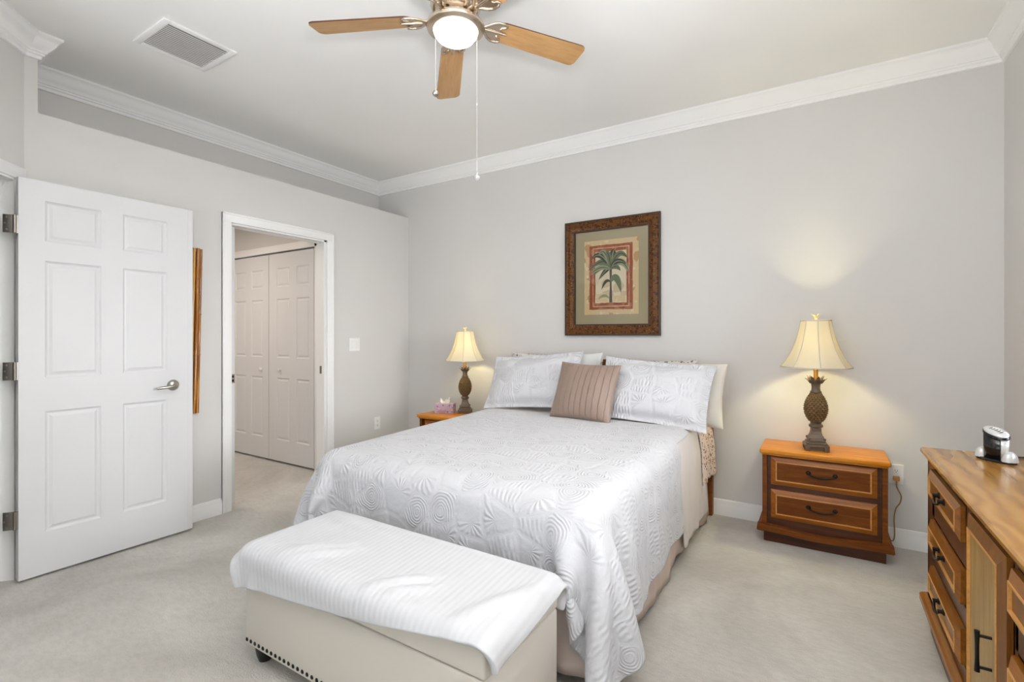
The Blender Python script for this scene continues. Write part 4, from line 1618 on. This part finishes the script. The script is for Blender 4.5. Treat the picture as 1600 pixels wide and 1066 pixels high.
tube(bm, [(1.0, DF - 0.045, 0.385), (1.0, DF - 0.045, 0.42), (1.0, DF - 0.045, 0.455), (1.0, DF - 0.045, 0.49)], 0.005, 10, radii=[0.006, 0.0045, 0.0045, 0.006])
for z in (0.397, 0.478):
    tube(bm, [(1.0, DF - 0.045, z), (1.0, DF - 0.014, z)], 0.004, 8)
link_bm('door_pull', bm, M['black'], dd_, smooth=50)

# little silver and black device on the dresser
dev = thing('tabletop_device', 'small silver and black electronic device standing on the dresser top', 'device', (0.565, 2.562, 0.7705), math.radians(-50))
bm = bmesh.new()
n = 40
for zz, sc_ in ((0.0, 1.0), (0.008, 1.0)):
    pass
prof_b = [(0.066, 0.0), (0.066, 0.007), (0.06, 0.010), (0, 0.010)]
lathe(bm, prof_b, n)
for v in bm.verts:
    v.co.y *= 0.5
link_bm('device_base', bm, M['blackp'], dev, smooth=40)
for s_ in (-1, 1):       # rounded silver feet left and right of the body
    bm = bmesh.new()
    bmesh.ops.create_uvsphere(bm, u_segments=20, v_segments=14, radius=1)
    for v in bm.verts:
        v.co = Vector((s_ * 0.046 + v.co.x * 0.022, v.co.y * 0.028, 0.008 + max(0, v.co.z) * 0.038))
    link_bm('side_foot', bm, M['silver'], dev, smooth=60)


def dev_top(x, y):
    return 0.106 - 0.30 * x + 0.25 * y


def dev_wall(name, a0, a1, mat, ra=0.040, rb=0.027, n=20):
    bm = bmesh.new()
    lo, hi = [], []
    for k in range(n + 1):
        a = math.radians(a0 + (a1 - a0) * k / n)
        x, y = ra * math.cos(a), rb * math.sin(a)
        lo.append(bm.verts.new((x, y, 0.008)))
        hi.append(bm.verts.new((x, y, dev_top(x, y))))
    for k in range(n):
        bm.faces.new((lo[k], lo[k + 1], hi[k + 1], hi[k]))
    o = link_bm(name, bm, mat, dev, smooth=180)
    md = o.modifiers.new('solid', 'SOLIDIFY')
    md.thickness = 0.003
    return o


dev_wall('front_panel', 196, 318, M['blackp'])
dev_wall('silver_column', 318, 380, M['silver'])
dev_wall('back_shell', 20, 160, M['blackp'])
dev_wall('side_shell', 160, 196, M['side_reflection'])  # grey colour stands in for a reflection on the device's side
for nm, z0, ra, rb, mt in (('top_rim', 0.0, 0.0425, 0.0295, 'blackp'), ('top_cap', 0.006, 0.040, 0.027, 'silver')):
    bm = bmesh.new()
    rings = []
    for sc_, dz_ in ((1.0, -0.006), (1.0, 0.0), (0.93, 0.003), (0.6, 0.006), (0.25, 0.007)):
        rings.append([bm.verts.new((sc_ * ra * math.cos(t), sc_ * rb * math.sin(t), dev_top(sc_ * ra * math.cos(t), sc_ * rb * math.sin(t)) + z0 + dz_)) for t in [2 * PI * k / 36 for k in range(36)]])
    for A, B in zip(rings, rings[1:]):
        for k in range(36):
            bm.faces.new((A[k], A[(k + 1) % 36], B[(k + 1) % 36], B[k]))
    bm.faces.new(rings[-1])
    bm.faces.new(rings[0][::-1])
    cap = link_bm(nm, bm, M[mt], dev, smooth=50)
for k in range(5):
    x = -0.014 + 0.009 * k
    bm = bmesh.new()
    lathe(bm, [(0, 0.002), (0.003, 0.0018), (0.0036, 0)], 12)
    for v in bm.verts:
        v.co = Vector((x + v.co.x + v.co.y * 0.8, v.co.y * 3.0 - 0.001, dev_top(x, v.co.y * 3.0) + 0.0125 + v.co.z))
    link_bm('button', bm, M['hinge'], cap, smooth=60)
bm = bmesh.new()
tube(bm, [(0.60, 2.600, 0.776), (0.64, 2.655, 0.774), (0.70, 2.678, 0.774), (0.78, 2.685, 0.774), (0.836, 2.70, 0.72), (0.836, 2.74, 0.4), (0.836, 2.78, 0.13)], 0.003, 6)
tag(link_bm('device_cord', bm, M['black'], smooth=60), 'thin black cord lying along the dresser end behind the silver device', 'cord')

# ------------------------------------------------------------------ picture
pic = thing('framed_picture', 'framed palm tree print in antique brown frame above the bed', 'picture', (-1.388, BY - 0.001, 1.704))
bm = bmesh.new()
W2, H2, w0 = 0.386, 0.457, 0.085
profile = [(0.0, 0.0), (0.0, -0.020), (0.012, -0.024), (0.020, -0.020), (0.050, -0.030), (0.066, -0.022), (0.076, -0.020), (0.088, -0.014), (0.088, 0.0)]
rings = []
for (sx, sz) in ((-1, -1), (1, -1), (1, 1), (-1, 1)):
    rings.append([bm.verts.new((sx * (W2 - a), y, sz * (H2 - a))) for a, y in profile])
for k in range(4):
    A, B = rings[k], rings[(k + 1) % 4]
    for q in range(len(profile) - 1):
        bm.faces.new((A[q], B[q], B[q + 1], A[q + 1]))
link_bm('picture_frame', bm, M['frame'], pic, smooth=30)
bm = bmesh.new()
ring_frame(bm, -W2 + 0.078, W2 - 0.078, -H2 + 0.078, H2 - 0.078, 0.010, -0.023, -0.003)
ring_frame(bm, -W2 - 0.002, W2 + 0.002, -H2 - 0.002, H2 + 0.002, 0.012, -0.026, -0.001)
link_bm('frame_lip', bm, M['frame_lip'], pic)
link_bm('mat_board', bx(-0.305, 0.305, -0.008, -0.002, -0.38, 0.38), M['mat'], pic)
pr_ = bpy.data.objects.new('palm_print', None)
COL.objects.link(pr_)
pr_.parent = pic
bm = bmesh.new()


def flat(bm, x0, x1, z0, z1, y, mat, jag=0.0):
    n = 10
    pts = []
    rr = random.Random(int(x1 * 1000))
    for (a, b, c, d) in ((x0, z0, x1, z0), (x1, z0, x1, z1), (x1, z1, x0, z1), (x0, z1, x0, z0)):
        for k in range(n):
            t = k / n
            pts.append((a + (c - a) * t + rr.uniform(-jag, jag), b + (d - b) * t + rr.uniform(-jag, jag)))
    f = bm.faces.new([bm.verts.new((x, y, z)) for x, z in pts])
    f.material_index = mat


box(bm, -0.2215, 0.2215, -0.0095, -0.0075, -0.2935, 0.2935, mat=0)
flat(bm, -0.1765, 0.1765, -0.254, 0.254, -0.0098, 1, 0.002)
flat(bm, -0.150, 0.150, -0.232, 0.232, -0.0100, 0, 0.001)
flat(bm, -0.145, 0.145, -0.226, 0.226, -0.0102, 1, 0.001)
flat(bm, -0.127, 0.127, -0.202, 0.200, -0.0104, 2, 0.002)
flat(bm, -0.12, -0.02, -0.196, -0.13, -0.0105, 3, 0.004)
flat(bm, 0.02, 0.12, -0.196, -0.15, -0.0105, 3, 0.004)
link_bm('paper', bm, [M['print_cream'], M['print_rust'], M['print_in'], M['print_cream']], pr_)


def leaf_poly(bm, p0, p1, p2, w, mat, y, n=12):
    L_, R_ = [], []
    for k in range(n + 1):
        t = k / n
        x = (1 - t) ** 2 * p0[0] + 2 * t * (1 - t) * p1[0] + t * t * p2[0]
        z = (1 - t) ** 2 * p0[1] + 2 * t * (1 - t) * p1[1] + t * t * p2[1]
        tx = 2 * (1 - t) * (p1[0] - p0[0]) + 2 * t * (p2[0] - p1[0])
        tz = 2 * (1 - t) * (p1[1] - p0[1]) + 2 * t * (p2[1] - p1[1])
        l = math.hypot(tx, tz) or 1
        ww = w * math.sin(PI * min(1, t * 0.93 + 0.07)) ** 0.8
        L_.append(bm.verts.new((x - tz / l * ww, y, z + tx / l * ww)))
        R_.append(bm.verts.new((x + tz / l * ww, y, z - tx / l * ww)))
    for k in range(n):
        bm.faces.new((L_[k], R_[k], R_[k + 1], L_[k + 1])).material_index = mat


bm = bmesh.new()
C0 = (0.0, 0.06)
leaves = [((-0.03, 0.19), (-0.19, 0.06), 0.022, 0), ((-0.08, 0.24), (-0.165, 0.145), 0.022, 1), ((-0.05, 0.27), (-0.10, 0.17), 0.020, 2), ((0.02, 0.22), (0.03, 0.205), 0.026, 1), ((-0.01, 0.2), (-0.04, 0.2), 0.02, 0),
          ((0.06, 0.25), (0.14, 0.13), 0.022, 0), ((0.09, 0.18), (0.15, 0.02), 0.026, 2), ((0.04, 0.16), (0.13, 0.09), 0.02, 1), ((-0.06, 0.13), (-0.14, 0.02), 0.024, 0), ((-0.02, 0.09), (-0.1, -0.02), 0.018, 1), ((-0.10, 0.11), (-0.17, 0.02), 0.02, 2),
          ((0.05, 0.10), (0.08, 0.04), 0.018, 0)]
for i, (c, e, w, mt) in enumerate(leaves):
    leaf_poly(bm, C0, c, e, w, mt, -0.0112 - 0.00012 * i)
    leaf_poly(bm, C0, c, e, w * 0.16, 1 if mt != 1 else 2, -0.0113 - 0.00012 * i)
leaf_poly(bm, (0.0, -0.04), (0.05, 0.06), (0.085, -0.13), 0.026, 0, -0.0114)
leaf_poly(bm, (0.0, -0.04), (-0.04, 0.0), (-0.075, -0.10), 0.012, 1, -0.0114)
leaf_poly(bm, (-0.1, -0.17), (-0.05, -0.12), (-0.01, -0.17), 0.012, 2, -0.0114)
link_bm('palm_leaves', bm, [M['leaf1'], M['leaf2'], M['leaf3']], pr_)
bm = bmesh.new()
vs = [bm.verts.new(p) for p in ((-0.012, -0.0110, -0.2), (0.014, -0.0110, -0.2), (0.008, -0.0110, -0.06), (0.011, -0.0110, 0.07), (-0.010, -0.0110, 0.07), (-0.006, -0.0110, -0.06))]
bm.faces.new(vs)
link_bm('palm_trunk', bm, M['trunk'], pr_)
link_bm('glass', bx(-0.302, 0.302, -0.0145, -0.0135, -0.376, 0.376), M['glass'], pic)

# ------------------------------------------------------------------ wall plates
sw = thing('light_switch', 'white double rocker light switch on the left wall beside the doorway', 'switch', (LX, 2.981, 1.163), PI / 2)
link_bm('cover_plate', bx(-0.058, 0.058, -0.006, 0, -0.058, 0.058, 0.002), M['plate'], sw)
for s in (-1, 1):
    bm = bx(s * 0.023 - 0.016, s * 0.023 + 0.016, -0.010, -0.004, -0.033, 0.033, 0.002)
    bmesh.ops.rotate(bm, cent=(0, -0.006, 0), matrix=Matrix.Rotation(math.radians(4), 3, 'X'), verts=bm.verts[:])
    link_bm('rocker', bm, M['plate'], sw)


def outlet(label, loc, rz):
    t = thing('wall_outlet', label, 'outlet', loc, rz, 'wall outlets')
    link_bm('cover_plate', bx(-0.036, 0.036, -0.006, 0, -0.058, 0.058, 0.002), M['plate'], t)
    for s in (-1, 1):
        bm = bmesh.new()
        lathe(bm, [(0, 0.009), (0.015, 0.009), (0.016, 0.006), (0.016, 0)], 20)
        for v in bm.verts:
            v.co.y = max(-0.013, min(0.013, v.co.y))
        bmesh.ops.transform(bm, matrix=Matrix.Translation((0, 0, s * 0.02)) @ Matrix.Rotation(PI / 2, 4, 'X'), verts=bm.verts[:])
        rc = link_bm('receptacle', bm, M['plate'], t, smooth=40)
        bm = bmesh.new()
        for q in (-1, 1):
            box(bm, q * 0.006 - 0.001, q * 0.006 + 0.001, -0.0095, -0.008, s * 0.02 - 0.001, s * 0.02 + 0.007)
        box(bm, -0.002, 0.002, -0.0095, -0.008, s * 0.02 - 0.008, s * 0.02 - 0.004)
        link_bm('slot', bm, M['black'], rc)
    return t


outlet('white wall outlet on the left wall just above the bed quilt', (LX, 3.248, 0.418), PI / 2)
outlet('white wall outlet on the back wall right of the nightstand, with plug', (0.376, BY, 0.427), 0)
# lamp cord plugged into the lower socket
lc = thing('lamp_cord', 'gold lamp cord with plug hanging from the wall outlet to the carpet', 'cord', (0.376, BY, 0.407))
bm = bmesh.new()
box(bm, -0.016, 0.016, -0.034, -0.009, -0.014, 0.012, 0.004, 2)
link_bm('plug', bm, M['plug'], lc, smooth=40)
bm = bmesh.new()
ctrl = [(0.0, -0.026, -0.012), (0.002, -0.03, -0.05), (0.020, -0.034, -0.095), (0.016, -0.036, -0.135), (-0.004, -0.036, -0.175), (-0.012, -0.036, -0.23), (-0.010, -0.036, -0.30), (-0.012, -0.04, -0.345), (-0.022, -0.04, -0.365), (-0.045, -0.036, -0.345), (-0.058, -0.03, -0.28), (-0.054, -0.03, -0.22), (-0.07, -0.03, -0.12)]
pts = []
for i in range(len(ctrl) - 1):
    p0, p1, p2, p3 = [Vector(ctrl[max(0, min(len(ctrl) - 1, i + k))]) for k in (-1, 0, 1, 2)]
    for k in range(6):
        t = k / 6
        pts.append(0.5 * ((2 * p1) + (p2 - p0) * t + (2 * p0 - 5 * p1 + 4 * p2 - p3) * t * t + (3 * p1 - p0 - 3 * p2 + p3) * t ** 3))
tube(bm, pts, 0.0035, 8)
link_bm('cable', bm, M['cordm'], lc, smooth=60)

# ------------------------------------------------------------------ bamboo wall hanging behind the door
bh = thing('bamboo_wall_hanging', 'brown bamboo pole wall hanging partly hidden behind the open white door', 'wall hanging', (LX, 1.545, 1.28))
bh.rotation_euler = (math.radians(-1.2), 0, 0)
link_bm('backing', bx(0.002, 0.010, -0.13, 0.13, -0.53, 0.53), M['dark'], bh)
rr = random.Random(5)
npole = 13
for k in range(npole):
    y = -0.135 + 0.27 * (k + 0.5) / npole
    r = 0.0100 + rr.uniform(-0.001, 0.001)
    pts, rad = [], []
    z = -0.548 + rr.uniform(-0.004, 0.004)
    nodes = sorted(rr.uniform(-0.5, 0.5) for _ in range(4))
    zs = sorted([z, 0.548 + rr.uniform(-0.004, 0.004)] + [q + d for q in nodes for d in (-0.006, 0, 0.006)])
    for q in zs:
        pts.append((0.0215 + 0.006 * (k % 2), y, q))
        rad.append(r * (1.25 if any(abs(q - nn) < 1e-6 for nn in nodes) else 1.0))
    bm = bmesh.new()
    tube(bm, pts, r, 10, radii=rad)
    link_bm('bamboo_pole', bm, M['bamboo_gold_highlight' if k in (2, 5, 8, 10) else 'bamboo'], bh, smooth=50)  # multi-tone poles; the lighter ones also put highlights into the colour

# ------------------------------------------------------------------ ceiling vent
vt = thing('ceiling_vent', 'white square louvered air vent in the ceiling', 'vent', (-2.965, 1.335, CH))
bm = bmesh.new()
for a in ((-0.182, 0.182, -0.182, -0.148), (-0.182, 0.182, 0.148, 0.182), (-0.182, -0.148, -0.148, 0.148), (0.148, 0.182, -0.148, 0.148)):
    box(bm, a[0], a[1], a[2], a[3], -0.010, 0.0, 0.003)
link_bm('vent_frame', bm, M['trim'], vt, smooth=40)
bm = bmesh.new()
for k in range(16):
    x = -0.145 + 0.29 * (k + 0.5) / 16
    box(bm, -0.0060, 0.0060, -0.15, 0.15, -0.0006, 0.0006, M4=Matrix.Translation((x, 0, -0.0115)) @ Matrix.Rotation(math.radians(14), 4, 'Y'))
link_bm('louver', bm, M['trim'], vt)
link_bm('duct', bx(-0.148, 0.148, -0.148, 0.148, -0.0012, -0.0004), M['duct'], vt)  # flat plate whose grey paints in the shade between the louvers

# ------------------------------------------------------------------ ceiling fan
FX, FYY = -1.347, 1.681
fan = thing('ceiling_fan', 'ceiling fan with maple blades, nickel body and lit glass bowl', 'ceiling fan', (FX, FYY, CH))
zb = 2.630 - CH
bm = bmesh.new()
lathe(bm, [(0, 0), (0.075, 0), (0.075, -0.02), (0.062, -0.045), (0.03, -0.055), (0.016, -0.06), (0.016, -0.10), (0, -0.10)], 36)
link_bm('canopy', bm, M['fan_metal'], fan, smooth=40)
bm = bmesh.new()
lathe(bm, [(0, -0.085), (0.05, -0.088), (0.092, -0.10), (0.108, -0.125), (0.11, -0.165), (0.098, -0.195), (0.07, -0.212), (0.052, -0.218), (0.052, -0.232), (0, -0.235)], 40)
link_bm('motor_housing', bm, M['fan_metal'], fan, smooth=40)
bm = bmesh.new()
lathe(bm, [(0.05, -0.215), (0.056, -0.222), (0.085, -0.228), (0.112, -0.236), (0.124, -0.247), (0.127, -0.257), (0.124, -0.264), (0.110, -0.270), (0.098, -0.272), (0.096, -0.266), (0.05, -0.24)], 48)
link_bm('light_ring', bm, M['fan_metal'], fan, smooth=40)
bm = bmesh.new()
lathe(bm, [(0.097, -0.262), (0.097, -0.272), (0.092, -0.288), (0.080, -0.303), (0.060, -0.315), (0.034, -0.322), (0, -0.324)], 48)
link_bm('glass_bowl', bm, M['bowl'], fan, smooth=180)
axis_ang = math.atan2(math.cos(math.radians(32.17)), -math.sin(math.radians(32.17)))   # direction the camera looks
droop = {0: -2.9, 1: 1.0, -1: 1.0, 2: -0.5, -2: 0.3}
for k in (-2, -1, 0, 1, 2):
    a = axis_ang - (math.radians(-10.4) + k * math.radians(72))
    br = bpy.data.objects.new('blade', None)
    COL.objects.link(br)
    br.parent = fan
    br.location = (0, 0, zb)
    br.rotation_euler = (0, -math.radians(droop[k]), a)
    bm = bmesh.new()
    # blade plan: x outward from 0.2 to 0.66, pitched 12 degrees
    n = 56
    top = []
    for q in range(n + 1):
        t = q / n
        x = 0.185 + 0.475 * t
        w = 0.054 + 0.013 * t
        if t > 0.93:
            w -= 0.024 * (1 - math.sqrt(max(0, 1 - ((t - 0.93) / 0.07) ** 2)))
        if t < 0.10:
            w -= 0.030 * (1 - math.sqrt(max(0, 1 - ((0.10 - t) / 0.10) ** 2)))
        top.append((x, w))
    poly = [(x, w) for x, w in top] + [(x, -w) for x, w in top[::-1]]
    vs = prism(bm, poly, 'z', -0.003, 0.003)
    bm.normal_update()
    for f in bm.faces:
        f.material_index = 0 if (len(f.verts) > 4 and f.calc_center_median().z < 0) else 1
    bmesh.ops.rotate(bm, cent=(0, 0, 0), matrix=Matrix.Rotation(math.radians(-12), 3, 'X'), verts=bm.verts[:])
    link_bm('blade_board', bm, [M['blade'], M['dark']], br)
    bm = bmesh.new()
    Rm = Matrix.Rotation(math.radians(-12), 4, 'X')
    # cast iron: neck, leaf-shaped plate under the blade root, raised scroll rim
    box(bm, 0.085, 0.15, -0.013, 0.013, -0.014, 0.0, 0.004)
    leaf = [(0.135, 0.012), (0.150, 0.026), (0.168, 0.043), (0.190, 0.053), (0.214, 0.054), (0.232, 0.045), (0.226, 0.034), (0.212, 0.030), (0.206, 0.020), (0.214, 0.010), (0.240, 0.006), (0.252, 0.0)]
    prism(bm, leaf + [(x, -y) for x, y in leaf[-2::-1]], 'z', -0.0075, -0.0035)
    for s in (-1, 1):
        tube(bm, [(x, s * y, -0.008) for x, y in [(0.12, 0.006)] + leaf[:9]], 0.005, 8, radii=[0.007, 0.007, 0.0065, 0.006, 0.006, 0.006, 0.006, 0.0055, 0.005, 0.004])
    tube(bm, [(0.135, 0, -0.010), (0.18, 0, -0.009), (0.246, 0, -0.007)], 0.006, 8, radii=[0.009, 0.007, 0.004])
    bmesh.ops.transform(bm, matrix=Rm, verts=bm.verts[:])
    link_bm('blade_iron', bm, M['fan_metal'], br, smooth=50)
camr = Vector((math.cos(math.radians(32.17)), math.sin(math.radians(32.17)), 0))
for s, z_end, fob in ((1, 1.95, 'crystal'), (-1, 2.315, 'nickel')):
    p = camr * (0.092 * s if s > 0 else -0.088)
    bm = bmesh.new()
    tube(bm, [(p.x, p.y, 2.575 - CH), (p.x, p.y, z_end - CH)], 0.0008, 6)
    if s > 0:
        lathe(bm, [(0, 0.01), (0.003, 0.008), (0.003, 0), (0, -0.002)], 8, (p.x, p.y, 2.25 - CH))
    ch = link_bm('pull_chain', bm, M['silver'], fan, smooth=60)
    bm = bmesh.new()
    lathe(bm, [(0, 0.018), (0.004, 0.017), (0.0045, 0.012), (0.012, 0.007), (0.0145, 0), (0.012, -0.008), (0.005, -0.014), (0, -0.015)], 14, (p.x, p.y, z_end - CH - 0.012))
    link_bm('fob', bm, M[fob], ch, smooth=50)
